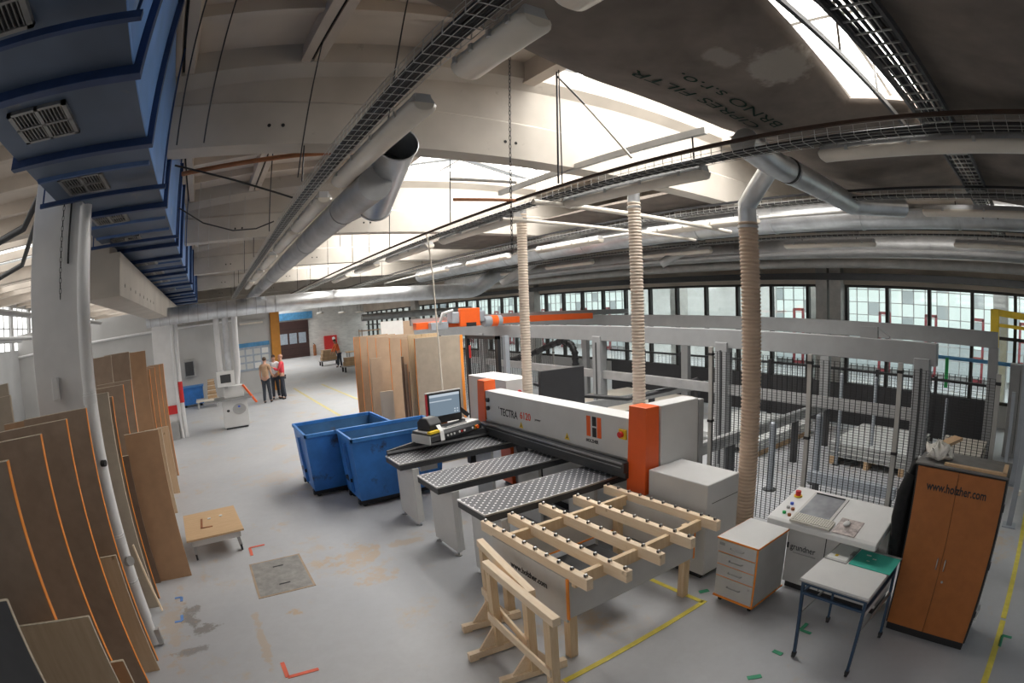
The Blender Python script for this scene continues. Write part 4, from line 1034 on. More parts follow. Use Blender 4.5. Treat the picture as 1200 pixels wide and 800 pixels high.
cb = thing('clipboard', 'clipboard with white papers on the far left of the cart', 'clipboard', (4.4, 1.53, .80))
MB().box(4.2, 4.6, 1.425, 1.655, .801, .806).build('board_plate', 'boxgrey', cb)
q = MB()
for k in range(4): q.box(4.21 + .004 * k, 4.57 + .002 * k, 1.43 + .003 * k, 1.645 - .002 * k, .807 + k * .003, .8095 + k * .003)
q.build('paper_sheet', 'paper', cb); MB().box(4.34, 4.44, 1.415, 1.45, .818, .832).build('clip', 'steel', cb)
MB().box(4.27, 4.31, 1.55, 1.58, .8185, .8195).build('sticky_note', 'yellow', cb)
fd = thing('document_folder', 'teal document folder lying on the right side of the cart', 'folder', (4.41, 1.2, .80))
MB().box(4.22, 4.58, .985, 1.41, .801, .808).build('folder_cover', 'teal', fd, .001)
MB().box(4.565, 4.6, .98, 1.40, .801, .812).build('folder_spine', 'boxgrey', fd)
MB().box(4.47, 4.49, 1.27, 1.32, .808, .809).box(4.42, 4.44, 1.2, 1.24, .808, .809).box(4.36, 4.37, 1.25, 1.28, .808, .809).build('folder_print', 'paper', fd)

# ------------------------------------------------------------------ tall brown cupboard
t = thing('tall_cupboard', 'tall orange-brown two-door cupboard with a web address across the doors', 'cupboard', (4.88, .55, 0))
MB().box(4.64, 5.13, .095, 1.005, .09, 1.715).build('cupboard_body', 'black', t, .003)
MB().box(4.66, 5.12, .11, .99, 0, .09).build('plinth', 'black', t)
MB().box(4.615, 5.14, .085, 1.015, 1.712, 1.728).build('top_panel', 'cab_top', t, .002)
for y0, y1, yh in ((.582, .985, .62), (.115, .578, .54)):
    d = MB().box(4.622, 4.64, y0, y1, .10, 1.695).build('door', 'cab', t, .002)
    MB().tube([(4.622, yh, .885), (4.60, yh, .88), (4.60, yh, .785), (4.622, yh, .78)], .006, 8).build('handle', 'steel', d)
    dd = d
MB().cyl((4.616, .525, .667), (4.624, .525, .667), .012, 10).build('lock', 'steel', dd)
text('www.holzher.com', .11, 'ink_black', dd, (4.621, .875, 1.50), (0, -1, 0), (0, 0, 1), sx=.735, bold=.0025)
for z in (.35, .85, 1.4): MB().box(4.70, 4.76, .082, .096, z, z + .06).build('hinge', 'black', t)
MB().box(4.72, 4.86, .06, .09, .30, .42).build('side_pocket', 'white_lam', t)
c = MB(); rings = []
for i in range(13):
    a = -pi / 2 + pi * i / 12; q = max(.04, cos(a)); rings.append([(4.84 + q * (.13 + .035 * sin(3 * k * pi / 6 + 2 * i) + .02 * sin(7 * k + i)) * cos(2 * pi * k / 24), .84 + q * (.12 + .04 * cos(5 * k * pi / 12 - i)) * sin(2 * pi * k / 24), 1.729 + max(0, .055 * (sin(a) + 1) * (1 + .45 * sin(1.3 * k) + .25 * sin(2.9 * k + 2 * i)))) for k in range(24)])
o = c.loft(rings, 0, True, True).build('cleaning_rag', 'cloth_white', None); tag(o, 'crumpled white rag on top of the brown cupboard', 'rag')
t = thing('wooden_surround', 'L-shaped bare wooden frame strips lying on top of the brown cupboard', 'frame', (4.9, .42, 1.73))
for a, b_ in (((4.67, .74, 1.74), (4.67, .12, 1.74)), ((4.67, .14, 1.74), (4.98, .14, 1.74))): MB().bar(a, b_, .045, .022).build('frame_strip', 'beech', t)
o = MB().bar((5.1, .95, 1.745), (5.5, .75, 1.80), .12, .03).build('wood_scrap', 'beech', None); tag(o, 'loose wooden offcut sticking out behind the white rag', 'offcut')
# black jacket on the cupboard side
ct = thing('black_jacket', 'black jacket hanging on the left side of the brown cupboard', 'jacket', (4.85, 1.1, .7))
def jac(zs, cx, wx, wy):
    return [[(cx(z) + wx(z) * cos(2 * pi * k / 20) * (1 + .07 * sin(5 * k + 9 * z)), 1.015 + wy(z) * (1 + sin(2 * pi * k / 20)) * .5 * (1 + .1 * sin(4 * k + 14 * z)), z) for k in range(20)] for z in zs]
ZS = [.72 + .05 * i for i in range(20)]
MB().loft(jac(ZS, lambda z: 4.87, lambda z: .21 - .10 * max(0, (z - 1.45) / .25) ** 2, lambda z: .165 - .09 * max(0, (z - 1.3) / .4)), 0, True, True).build('jacket_body', 'cloth_black', ct)
MB().tube([(4.70, 1.06, 1.58), (4.65, 1.10, 1.42), (4.63, 1.115, 1.18), (4.65, 1.10, .88)], [.055, .065, .065, .055], 12).build('sleeve', 'cloth_black', ct)
MB().tube([(5.02, 1.06, 1.58), (5.08, 1.08, 1.4), (5.1, 1.09, 1.15), (5.08, 1.08, .9)], [.05, .06, .06, .05], 12).build('sleeve', 'cloth_black', ct)
MB().tube([(4.87, 1.0, 1.69), (4.87, 1.05, 1.70)], .02, 8).build('hook', 'steel', ct)

# ------------------------------------------------------------------ blue tip bins
def bin_(name_label, x0, x1, y0, y1, zr_, ins):
    t = thing('tipping_bin', name_label, 'bin', ((x0 + x1) / 2, (y0 + y1) / 2, 0), 0, 'blue metal bins')
    zb = .13; th = .02
    o = (x0, x1, y0, y1); lo = (x0 + ins, x1 - ins * 2, y0 + ins * 1.2, y1 - ins)
    def quad(r, z): return [(r[0], r[2], z), (r[1], r[2], z), (r[1], r[3], z), (r[0], r[3], z)]
    inn = (o[0] + th, o[1] - th, o[2] + th, o[3] - th); li = (lo[0] + th, lo[1] - th, lo[2] + th, lo[3] - th)
    g = MB().loft([quad(lo, zb), quad(o, zr_)], 0, True, False, False); g.add(quad(lo, zb), [(3, 2, 1, 0)])
    g.build('bin_shell', 'bin_blue', t, flip=False)
    g = MB().loft([quad(inn, zr_), quad(li, zb + .02)], 0, True, False, False); g.add(quad(li, zb + .02), [(0, 1, 2, 3)])
    g.build('bin_lining', 'bin_in', t, flip=False)
    r = MB(); w_ = .045
    r.box(x0 - .02, x1 + .02, y0 - .02, y0 + w_ - .02, zr_ - .05, zr_ + .012).box(x0 - .02, x1 + .02, y1 - w_ + .02, y1 + .02, zr_ - .05, zr_ + .012)
    r.box(x0 - .02, x0 + w_ - .02, y0 - .02, y1 + .02, zr_ - .05, zr_ + .012).box(x1 - w_ + .02, x1 + .02, y0 - .02, y1 + .02, zr_ - .05, zr_ + .012)
    r.build('rim', 'bin_rim', t, .004)
    for y in (lo[2] + .12, lo[3] - .12): MB().box(lo[0] - .02, lo[1] + .02, y - .05, y + .05, .04, zb).build('skid', 'blackmetal', t)
    for x in (lo[0] + .08, lo[1] - .1):
        for y in (lo[2] + .12, lo[3] - .12): MB().cyl((x, y - .03, .055), (x, y + .03, .055), .055, 12).build('wheel', 'black', t)
    yq = y0 + (y1 - y0) * .42
    MB().bar((lo[0] - .03, yq, .2), (x0 - .03, yq, zr_ - .12), .03, .05).build('latch_bar', 'bin_rim', t); MB().box(x0 - .05 + ins * .8, x0 + ins * .6, yq - .02, yq + .28, .38, .44).build('latch', 'black', t)
    return t
bin_('blue metal bin nearest the saw, overlapping the other bin', 2.06, 3.72, 8.02, 8.98, 1.17, .06)
B2 = bin_('blue metal bin behind and left of the other blue bin', 1.48, 3.12, 9.04, 10.32, 1.15, .06)
o = MB().box(2.2, 2.75, 9.1, 9.32, 1.02, 1.05).build('scrap_board', 'beech', None); tag(o, 'pale board scrap lying in the rear blue bin', 'offcut')

# ------------------------------------------------------------------ low dolly
t = thing('wooden_dolly', 'low beech-topped dolly on castors standing alone on the floor', 'dolly', (-.44, 7.96, 0), R(4))
MB().box(-.46, .46, -.60, .56, .32, .35).build('dolly_top', 'beech', t, .003, False)
f = MB().box(-.40, .40, -.54, -.50, .22, .32).box(-.40, .40, .46, .50, .22, .32).box(-.40, -.36, -.54, .5, .22, .32).box(.36, .40, -.54, .5, .22, .32)
f.build('apron', 'white_lam', t, 0, False)
for x in (-.35, .35):
    for y in (-.49, .45):
        l = MB().bar((x, y, .23), (x * 1.05, y, .08), .05, .05).build('leg', 'boxgrey', t, 0, False); MB().cyl((x * 1.05 - .015, y, .05), (x * 1.05 + .015, y, .05), .05, 14).build('castor', 'black', l, 0, False)
o = MB().box(-.62, -.585, 7.75, 8.15, .3525, .358).box(-.62, -.42, 7.72, 7.75, .3525, .358).build('angle_piece', 'rust', None); tag(o, 'thin L-shaped strip lying on the low dolly', 'offcut')
for i, (x, y) in enumerate(((-.47, 8.1), (-.27, 8.14))):
    o = MB().cyl((x, y, .353), (x, y, .362), .03, 12).build('white_disc', 'paper', None); tag(o, 'small white disc on the dolly top, %s one' % ('left' if i == 0 else 'right'), 'disc')
# ------------------------------------------------------------------ boards standing like books along the left columns
def board(label, xr, y, h, w, m, edge=None, th=.04, z0=0, left_edge=None, lean=0):
    g = MB(); sh = lean
    g.add([(xr - w, y, z0), (xr, y, z0), (xr, y + th, z0), (xr - w, y + th, z0), (xr - w - sh, y, z0 + h), (xr - sh, y, z0 + h), (xr - sh, y + th, z0 + h), (xr - w - sh, y + th, z0 + h)],
          [(3, 2, 1, 0), (4, 5, 6, 7), (0, 1, 5, 4), (1, 2, 6, 5), (2, 3, 7, 6), (3, 0, 4, 7)])
    o = g.build('board_sheet', m, None); tag(o, label, 'board')
    for e, x in ((edge, xr), (left_edge, xr - w - .005)):
        if e:
            k = MB().add([(x, y - .001, z0), (x + .005, y - .001, z0), (x + .005, y + th + .001, z0), (x, y + th + .001, z0), (x - sh, y - .001, z0 + h), (x + .005 - sh, y - .001, z0 + h), (x + .005 - sh, y + th + .001, z0 + h), (x - sh, y + th + .001, z0 + h)],
                         [(3, 2, 1, 0), (4, 5, 6, 7), (0, 1, 5, 4), (1, 2, 6, 5), (2, 3, 7, 6), (3, 0, 4, 7)])
            q = k.build('edge_band', e, o); tag(q, 'orange edge band' if e == 'orange_edge' else 'raw pale edge')
    if 'directly behind the saw' in label: MB().box(xr - .055, xr + .006, y - .006, y - .001, 0, h).build('edge_band', 'orange_edge', o)
    t = MB().box(xr - w - sh, xr - sh, y - .001, y + th + .001, z0 + h, z0 + h + .003); t.build('top_edge', 'raw_edge', o)
    return o
OE = 'orange_edge'
board('dark slate sheet in the bottom left corner, nearest of all boards', -1.27, 2.1, 2.12, 1.3, 'board_slate', 'raw_edge', .018)
board('knotty plywood sheet low at the front of the left board rack', -1.09, 2.74, 1.69, .58, 'ply', 'raw_edge', .018)
board('dark brown sheet with orange edge, cut by the left photo border', -1.415, 2.9, 2.55, 1.6, 'mdf', OE)
board('small brown offcut board right of the knotty plywood, at the photo bottom', -1.08, 3.0, 1.235, .10, 'mdf_light', 'raw_edge', .02)
board('dark brown sheet with orange edge, second full-height one from the left', -1.46, 3.75, 2.55, 1.6, 'mdf', OE)
board('dark brown sheet with orange edge, third full-height one from the left', -1.42, 4.4, 2.55, 1.6, 'mdf', OE)
board('narrow plywood strip standing between the two sheets nearest the white downpipe', -1.345, 4.8, 1.255, .2, 'ply', 'raw_edge', .02)
board('brown sheet with orange edge directly left of the white downpipe', -1.365, 4.98, 2.555, .75, 'mdf', OE)
board('light brown sheet whose top shows above the front sheets, left of the pipe', -1.78, 5.2, 2.53, .7, 'mdf_light', 'raw_edge', .03)
board('greige tall sheet at the left photo edge behind the front sheets', -2.55, 5.6, 2.89, .6, 'mdf_grey', None)
board('greige sheet at the left edge, lower one beside the taller greige sheet', -2.41, 5.33, 2.78, .5, 'mdf_grey', 'raw_edge')
board('greige sheet with pale edge directly right of the white downpipe', -1.375, 6.22, 2.57, .78, 'mdf_grey', 'raw_edge', .03)
board('brown sheet with orange edge hidden behind the greige sheet by the downpipe', -1.372, 6.44, 2.5, .8, 'mdf', OE)
board('card-brown half-height sheet standing forward toward the low dolly', -.885, 6.96, 1.97, .50, 'mdf_light', 'mdf_light', .034)
board('dark strip board between the card-brown sheet and the greige sheet', -1.37, 6.92, 1.72, .22, 'mdf_dark', None)  # narrow upright strip, darker brown than the sheets beside it
board('brown sheet with orange edge, first above the card-brown sheet', -1.365, 7.3, 2.56, .6, 'mdf', OE)
board('brown sheet with orange edge, second above the card-brown sheet', -1.37, 8.1, 2.56, .6, 'mdf', OE)
board('tallest dark sheet behind, leftmost of the three tall ones', -1.82, 8.8, 2.94, .45, 'mdf', 'raw_edge')
board('tall dark sheet behind, middle of the three tall ones', -1.57, 9.35, 2.95, .5, 'mdf', 'raw_edge')
board('plywood sheet standing low behind the card-brown sheet, nearer of two', -1.18, 9.85, 1.55, .35, 'ply', 'raw_edge')
board('tall card-brown sheet, rightmost of the three tall ones', -1.37, 10.2, 2.92, .45, 'mdf_light', None)
board('brown sheet with orange edge, first of the close group by the red-marked column', -1.365, 10.6, 2.56, .5, 'mdf_light', OE)
board('plywood sheet standing low behind the card-brown sheet, farther of two', -1.18, 11.2, 1.37, .35, 'ply', 'raw_edge')
board('brown sheet with orange edge, second of the close group by the red-marked column', -1.335, 11.3, 2.56, .4, 'mdf_light', OE)
board('brown sheet with orange edge, third of the close group by the red-marked column', -1.30, 12.0, 2.56, .4, 'mdf_light', OE)
board('brown sheet with orange edge, last of the close group by the red-marked column', -1.27, 12.7, 2.55, .4, 'mdf_light', OE)

# white downpipe and fittings at the near column
t = thing('downpipe', 'white downpipe in front of the near white column, down to the floor', 'pipe', (-1.39, 5.32, 0))
MB().cyl((-1.39, 5.32, .03), (-1.39, 5.32, 4.42), .068, 20).build('pipe', 'pvc', t)
for z in (1.22, .72, 2.6): MB().cyl((-1.39, 5.32, z - .04), (-1.39, 5.32, z + .04), .081, 20).cyl((-1.39, 5.32, z + .05), (-1.39, 5.32, z + .065), .077, 20).build('pipe_socket', 'pvc', t)
MB().tube([(-1.36, 5.28, 1.0), (-1.30, 5.2, 1.03)], .05, 14).build('cleanout_cap', 'boxgrey', t)
MB().cyl((-1.36, 5.26, 2.0), (-1.31, 5.24, 2.0), .032, 12).build('pipe_bracket', 'black', t)
MB().box(-1.34, -1.28, 5.27, 5.33, .02, .2).build('pipe_shoe', 'steel', t)
o = MB().bar((-1.31, 6.06, .02), (-1.44, 6.16, .85), .04, .02).build('wood_batten', 'pine', None); tag(o, 'thin loose batten leaning behind the white downpipe', 'batten')
o = MB().box(-1.85, -1.77, 5.36, 5.41, 2.64, 2.86).build('wall_dispenser', 'pvc', None, .012); tag(o, 'small white dispenser on the face of the near column', 'dispenser')
o = MB().box(-1.60, -1.585, 5.38, 5.41, 3.9, 4.9).build('wall_mounted_cable_channel', 'black', None); tag(o, 'black cable channel high on the near column', 'cable channel')
t = thing('downpipe', 'white downpipe pair on the red-marked second column', 'pipe', (-1.33, 17.7, 0))
for x in (-1.36, -1.22): MB().cyl((x, 17.6, 0), (x, 17.6, 3.7), .07, 14).build('pipe', 'pvc', t)
MB().cyl((-1.22, 17.6, 1.1), (-1.22, 17.6, 1.75), .082, 14).build('red_sleeve', 'red', t)
o = MB().box(-1.78, -1.42, 17.59, 17.62, .78, 1.05).build('red_plate', 'red', None); tag(o, 'red plate on the second white column', 'plate')
o = MB().box(-1.72, -1.45, 17.45, 17.6, 0, .55).build('floor_box', 'boxgrey', None, .01); tag(o, 'grey box at the foot of the second white column', 'box')

# ------------------------------------------------------------------ boards standing behind the blue bins
bl = 'board_pink'
R2 = [(3.97, 14.1, 2.55, 1.0, 'mdf_light', OE), (3.97, 13.5, 2.55, 1.0, bl, OE), (3.96, 12.8, 2.55, 1.0, bl, OE), (3.96, 12.1, 2.55, 1.0, bl, OE), (3.97, 11.15, 2.55, 1.0, bl, OE), (3.88, 10.2, 2.54, .45, bl, OE)]
for i, (x, y, h, w_, m, e) in enumerate(R2):
    board('tan sheet with orange edges behind the blue bins, %s from the left' % ORD[i], x + w_, y, h, w_, m, e, .03, 0, e)
board('tall white sheet sticking up at the back behind the blue bins', 5.53, 14.3, 2.89, .68, 'paper', None)
board('tall tan sheet sticking up right of the tall white sheet', 5.98, 14.6, 2.86, .5, 'board_pink', None)
board('narrow light board leaning before the tan sheets behind the bins', 3.68, 10.95, 2.16, .25, bl, None)
board('short greige board standing before the tan sheets behind the bins', 3.81, 10.7, 1.46, .29, 'sheet_tan', None)
for i, (x, y, m) in enumerate(((3.86, 10.05, 'mdf_dark'), (3.90, 9.98, 'mdf'), (3.95, 9.91, 'mdf_dark'))):
    board('thin dark offcut strip beside the big greige front sheet, %s from the left' % ORD[i], x, y, 2.2 - .15 * i, .05, m, OE if i == 1 else None, .03)
board('pale wood sheet just behind the big greige sheet near the monitor', 4.55, 9.80, 2.62, .67, 'pine_v', None, .03, 0, None, .0)
board('big greige sheet with orange edges directly behind the saw monitor', 4.99, 9.62, 2.55, 1.04, 'mdf_grey', OE, .04, 0, OE)

# ------------------------------------------------------------------ storage area behind a wire fence
def wire_panel(mb, x, y0, y1, z0, z1, pv=.075, ph=.032, r=.0045, along='y'):
    n = max(1, round((y1 - y0) / pv))
    P = (lambda u, v: (x, u, v)) if along == 'y' else (lambda u, v: (u, x, v))
    for k in range(n + 1):
        y = y0 + (y1 - y0) * k / n; mb.bar(P(y, z0), P(y, z1), r * 1.9, r * 1.9)
    n = round((z1 - z0) / ph)
    for k in range(n + 1):
        z = z0 + (z1 - z0) * k / n; mb.bar(P(y0, z), P(y1, z), r * .8, r * .8)
def fence(label, x, ys, ztop, zb=.12, along='y', postm='post'):
    t = thing('wire_fence', label, 'wire fence', (x, ys[0], 0) if along == 'y' else (ys[0], x, 0))
    for a, b_ in zip(ys[:-1], ys[1:]):
        g = MB(); wire_panel(g, x + .0, a + .035, b_ - .035, zb, ztop - .06, along=along); g.build('mesh_panel', 'wire', t)
    for y in ys:
        P = (x - .025, x + .025, y - .03, y + .03) if along == 'y' else (y - .03, y + .03, x - .025, x + .025)
        p = MB().box(*P, 0, ztop).build('post', postm, t, .003)
        q = MB()
        for z in (.55, 1.35, ztop - .12): q.box(P[0] - .012, P[1] + .012, P[2] - .006, P[3] + .006, z, z + .035)
        q.build('post_clamp', 'black', p)
    return t
fence('black wire mesh fence on grey posts behind the operator desk', 6.1, (.40, 1.64, 2.86, 4.42), 2.42)
fence('black wire mesh fence behind the boards and the blue bins', 6.1, (11.5, 12.9, 14.3, 15.7), 2.42)
t = thing('fence_gate', 'black framed mesh gate left of the far orange end post', 'gate', (6.1, 10.8, 0))
MB().box(6.06, 6.14, 10.02, 10.12, 0, 2.44).box(6.06, 6.14, 11.44, 11.54, 0, 2.44).box(6.06, 6.14, 10.02, 11.54, 2.36, 2.44).build('gate_frame', 'blackmetal', t, .004)
g = MB(); wire_panel(g, 6.1, 10.12, 11.44, .12, 2.36); g.build('mesh_panel', 'wire', t)
MB().box(6.15, 6.25, 9.84, 9.96, 0, 2.44).build('gate_post', 'post_lt', t)
MB().box(6.04, 6.06, 11.25, 11.32, 1.9, 2.2).build('gate_switch', 'red', t)
fence('dark wire mesh fence on the left short side of the storage area', 15.6, (6.15, 7.6, 9.0, 10.4, 11.8), 2.15, .12, 'x')

ga = thing('gantry_store', 'grey gantry beam store with legs, standing behind the saw', 'gantry', (8.0, 9, 0))
MB().box(7.92, 8.1, 1.55, 21, 2.24, 2.57).build('front_beam', 'gantry', ga, .01)
MB().box(11.9, 12.1, .85, 21, 2.38, 2.72).build('rear_beam', 'gantry', ga, .01)
MB().box(7.95, 8.05, 1.9, 15.4, 1.40, 1.58).build('lower_beam', 'galv_dull', ga, .006)
for y in (1.78, 5.5, 8.85, 14.0, 19.5):
    l = MB().box(7.88, 8.08, y - .13, y + .13, .02, 2.34).build('leg', 'gantry', ga, .01)
    MB().box(7.87, 7.885, y - .02, y + .02, .1, 2.2).box(7.8, 8.16, y - .2, y + .2, 0, .02).build('leg_groove', 'mach_dark', l)
for y in (.95, 5.2, 9.6, 14.0, 19.5): MB().box(11.92, 12.08, y - .12, y + .12, 0, 2.4).build('leg', 'gantry', ga, .01)
MB().box(7.97, 8.03, 2.55, 2.85, 2.57, 2.74).bar((8.0, 2.6, 2.74), (8.0, 2.35, 2.6), .04, .03).build('beam_stop', 'gantry', ga)
br = thing('travelling_bridge', 'orange travelling bridge with gripper head on top of the gantry beams', 'bridge', (9, 13, 2.57))
MB().box(5.35, 11.4, 12.9, 13.1, 2.62, 2.80).build('bridge_beam', 'mach_orange', br, .006)
MB().box(5.3, 13.2, 13.1, 13.2, 2.73, 2.9).build('bridge_rail', 'gantry', br)
hd = MB().box(6.25, 7.25, 12.55, 12.9, 2.72, 3.02).build('head_housing', 'post_lt', br, .03)
MB().box(6.45, 7.05, 12.48, 12.6, 2.62, 3.1).build('head_cover', 'mach_orange', hd, .02)
MB().box(6.62, 6.9, 12.44, 12.5, 2.62, 2.72).build('head_opening', 'black', hd)
MB().tube([(5.95, 12.7, 2.75), (6.0, 12.6, 3.0), (6.3, 12.6, 3.06)], .04, 10).build('head_hose', 'lamp_body', hd)
MB().cyl((7.2, 12.6, 2.72), (7.75, 12.6, 2.72), .15, 20).build('drive_drum', 'post_lt', br); MB().cyl((7.42, 12.6, 2.72), (7.62, 12.6, 2.72), .153, 20).build('drum_band', 'mach_orange', br)
MB().box(5.7, 6.2, 12.7, 12.9, 2.58, 2.78).build('end_carriage', 'post_lt', br, .01)
ch = MB(); pts = [(8.3, 13.0, 1.55), (8.3, 12.0, 1.75), (8.3, 11.2, 2.0), (8.3, 10.6, 2.16), (8.3, 10.25, 2.1), (8.3, 10.1, 1.9), (8.3, 10.08, 1.6)]
o = ch.tube(pts, .075, 8).build('drag_chain', 'black', None)
k = MB()
for i in range(14):
    u = i / 13 * 5.99; j = int(u); f = u - j; p = Vector(pts[j]).lerp(Vector(pts[j + 1]), f); d = (Vector(pts[j + 1]) - Vector(pts[j])).normalized(); k.cyl(p - d * .03, p + d * .03, .09, 8)
k.build('chain_link', 'blackmetal', o); tag(o, 'black drag chain arching over the lower gantry beam', 'cable chain')
rod('drag_cable', 'black sagging cable in front of the tan sheets behind the saw', [(6.2, 9.3, 1.5), (7, 8.4, 1.18), (7.6, 7.6, 1.12), (8.2, 7.0, 1.3), (8.4, 6.4, 1.55)], .045, 'black', 'cable', 8)
for i, (x0, x1, y, z) in enumerate(((5.72, 11.4, 8.42, 1.0), (5.72, 11.2, 4.6, 1.0))):
    t = thing('roller_conveyor', 'grey conveyor beam running back from the saw, %s one' % ('farther' if i == 0 else 'nearer'), 'conveyor', (8, y, 0))
    MB().box(x0, x1, y - .07, y + .07, z - .17, z).build('conveyor_beam', 'galv_dull', t, .006)
    MB().box(x0, x1, y - .085, y - .07, z - .02, z + .02).build('guide_strip', 'steel', t)
    for x in (x0 + 1.2, x0 + 3.5, x1 - .4): MB().box(x - .05, x + .05, y - .06, y + .06, 0, z - .17).build('leg', 'mach_dark', t)
o = MB().box(5.7, 6.75, 7.95, 8.03, .3, 1.84).build('dark_screen', 'dark_panel', None); tag(o, 'black screen panel standing behind the saw beam', 'panel')
for z in (0,): MB().box(5.75, 5.85, 7.8, 8.18, 0, .3).box(6.6, 6.7, 7.8, 8.18, 0, .3).build('panel_foot', 'blackmetal', o)
# stacks of sheets
def stack(label, x0, x1, y0, y1, z0, n, th, m, pal=True):
    t = thing('sheet_stack', label, 'sheet stack', ((x0 + x1) / 2, (y0 + y1) / 2, 0))
    for k in range(n):
        d = .02 * sin(k * 2.3); MB().box(x0 + d, x1 + d, y0 + d * .7, y1 + d * .7, z0 + k * th, z0 + (k + 1) * th - .003).build('sheet', m, t)
    if pal:
        g = MB()
        for y in (y0 + .1, (y0 + y1) / 2, y1 - .1): g.box(x0, x1, y - .05, y + .05, 0, z0)
        g.build('bearer', 'beech', t)
    return t
stack('stack of tan sheets on bearers behind the black screen panel', 8.5, 11.6, 9.0, 11.6, .2, 6, .05, 'sheet_tan')
stack('stack of white sheets behind the wire fence, right of the conveyors', 9.6, 11.7, 2.3, 4.0, .16, 8, .035, 'sheet_white')
stack('second white sheet stack between the two grey conveyors', 9.0, 11.6, 5.3, 7.4, .14, 5, .04, 'sheet_white')
stack('stack of tan sheets far behind, near the dark fence panels', 10.0, 11.6, .9, 1.9, .2, 6, .05, 'sheet_tan')
o = MB().box(7.80, 7.92, 2.0, 3.6, .18, .36).build('floor_rail', 'post_lt', None, .01); tag(o, 'low blue-grey floor rail behind the wire fence', 'rail')
MB().box(7.82, 7.9, 2.05, 2.15, 0, .18).box(7.82, 7.9, 3.4, 3.5, 0, .18).build('rail_foot', 'mach_dark', o)
for i, (x, y, h, r_) in enumerate(((8.32, 3.68, 1.15, .07), (7.5, 4.15, 1.1, .06), (9.6, 3.8, 1.75, .04), (9.85, 3.15, 1.72, .035), (9.2, 1.55, 1.6, .025))):
    t = thing('guard_post', 'blue-grey guard post behind the wire fence, %s from the left hose side' % ORD[(1, 0, 2, 3, 4)[i]], 'post', (x, y, 0))
    MB().cyl((x, y, .015), (x, y, h), r_, 14).ball((x, y, h), r_, nu=14, nv=6).build('post_tube', 'post_lt', t); MB().cyl((x, y, 0), (x, y, .015), r_ * 2, 14).build('foot_plate', 'mach_dark', t)
# far dark fence with solid lower panels
t = thing('panel_fence', 'dark panelled fence at the back of the storage area', 'fence', (12.9, 6, 0))
for k in range(8):
    y = .9 + k * 1.6
    p = MB().box(12.88, 12.92, y + .04, y + 1.56, .08, 1.12).build('solid_panel', 'dark_panel', t); MB().box(12.86, 12.94, y - .04, y + .04, 0, 1.55).build('post', 'blackmetal', t)
    g = MB(); wire_panel(g, 12.9, y + .04, y + 1.56, 1.12, 1.5, .15, .05); g.build('mesh_panel', 'wire', t)
MB().box(12.87, 12.93, .9, 13.7, 1.44, 1.5).build('top_rail', 'blackmetal', t)
t = thing('jib_crane', 'yellow jib crane by the glazed wall at the right photo edge', 'crane', (13.9, 1.08, 0))
MB().box(13.78, 14.02, .96, 1.2, 0, 3.22).build('crane_post', 'yellow', t, .02)
MB().bar((13.9, 1.08, 3.15), (13.9, -2.2, 2.95), .12, .16).build('crane_arm', 'yellow', t); MB().bar((13.9, 1.0, 2.85), (13.9, -2.2, 2.75), .06, .08).build('lower_arm', 'yellow', t)
MB().bar((13.9, -.2, 3.0), (13.9, -.3, 2.6), .2, .25).build('hoist', 'yellow', t, .02)
rod('blue_rail', 'horizontal blue tube rail in front of the yellow crane post', [(13.4, -1.5, 1.97), (13.4, 2.75, 1.97)], .045, 'poster_blue', 'rail')
o = MB().box(12.95, 12.98, 2.2, 2.29, 1.3, 2.0).build('hanging_green_strip', 'green', None); tag(o, 'green vertical strip before the glazed wall', 'strip')
o = MB().box(12.6, 13.1, .0, .55, 0, 2.05).build('grey_locker', 'boxgrey', None, .01); tag(o, 'grey locker right of the yellow crane post', 'locker'); MB().box(12.59, 12.6, .27, .28, .1, 1.95).build('door_seam', 'gap', o)
for i, (x, y, h, s_) in enumerate(((10.5, .12, 2.42, .06), (10.6, .34, 1.7, .04))):
    o = MB().box(x - s_, x + s_, y - s_, y + s_, 0, h).box(x - .12, x + .12, y - .12, y + .12, 0, .015).build('steel_post', 'post_lt', None, .004); tag(o, 'light grey steel post right of the wire fence, %s one' % ('taller' if i == 0 else 'shorter'), 'post')
t = thing('light_curtain', 'short pale grey sensor post beyond the brown cupboard', 'sensor post', (8.3, .0, 0))
MB().box(8.26, 8.34, -.05, .05, .015, 1.55).build('sensor_column', 'post_lt', t, .006); MB().box(8.18, 8.42, -.12, .12, 0, .015).build('foot_plate', 'post_lt', t)
for z in (.5, 1.25): MB().box(8.25, 8.35, -.1, -.05, z, z + .06).build('sensor_plug', 'lamp_cover', t)
t = thing('pallet_truck', 'dark blue low trolley frame at the right photo edge', 'trolley', (9.2, -.6, 0))
MB().box(8.7, 9.9, -.95, -.25, .2, .3).build('platform', 'tube_blue', t, .01)
for x in (8.85, 9.75):
    for y in (-.85, -.35): MB().cyl((x - .03, y, .1), (x + .03, y, .1), .1, 14).box(x - .02, x + .02, y - .02, y + .02, .1, .2).build('castor', 'black', t)
o = MB().box(10.2, 11.6, -1.6, -.3, .0, 1.0).build('dark_crate', 'dark_panel', None, .01); tag(o, 'black crate at the right photo edge behind the blue trolley', 'crate')
MB().box(10.19, 10.2, -1.5, -.4, .45, .5).build('crate_rib', 'mach_dark', o)

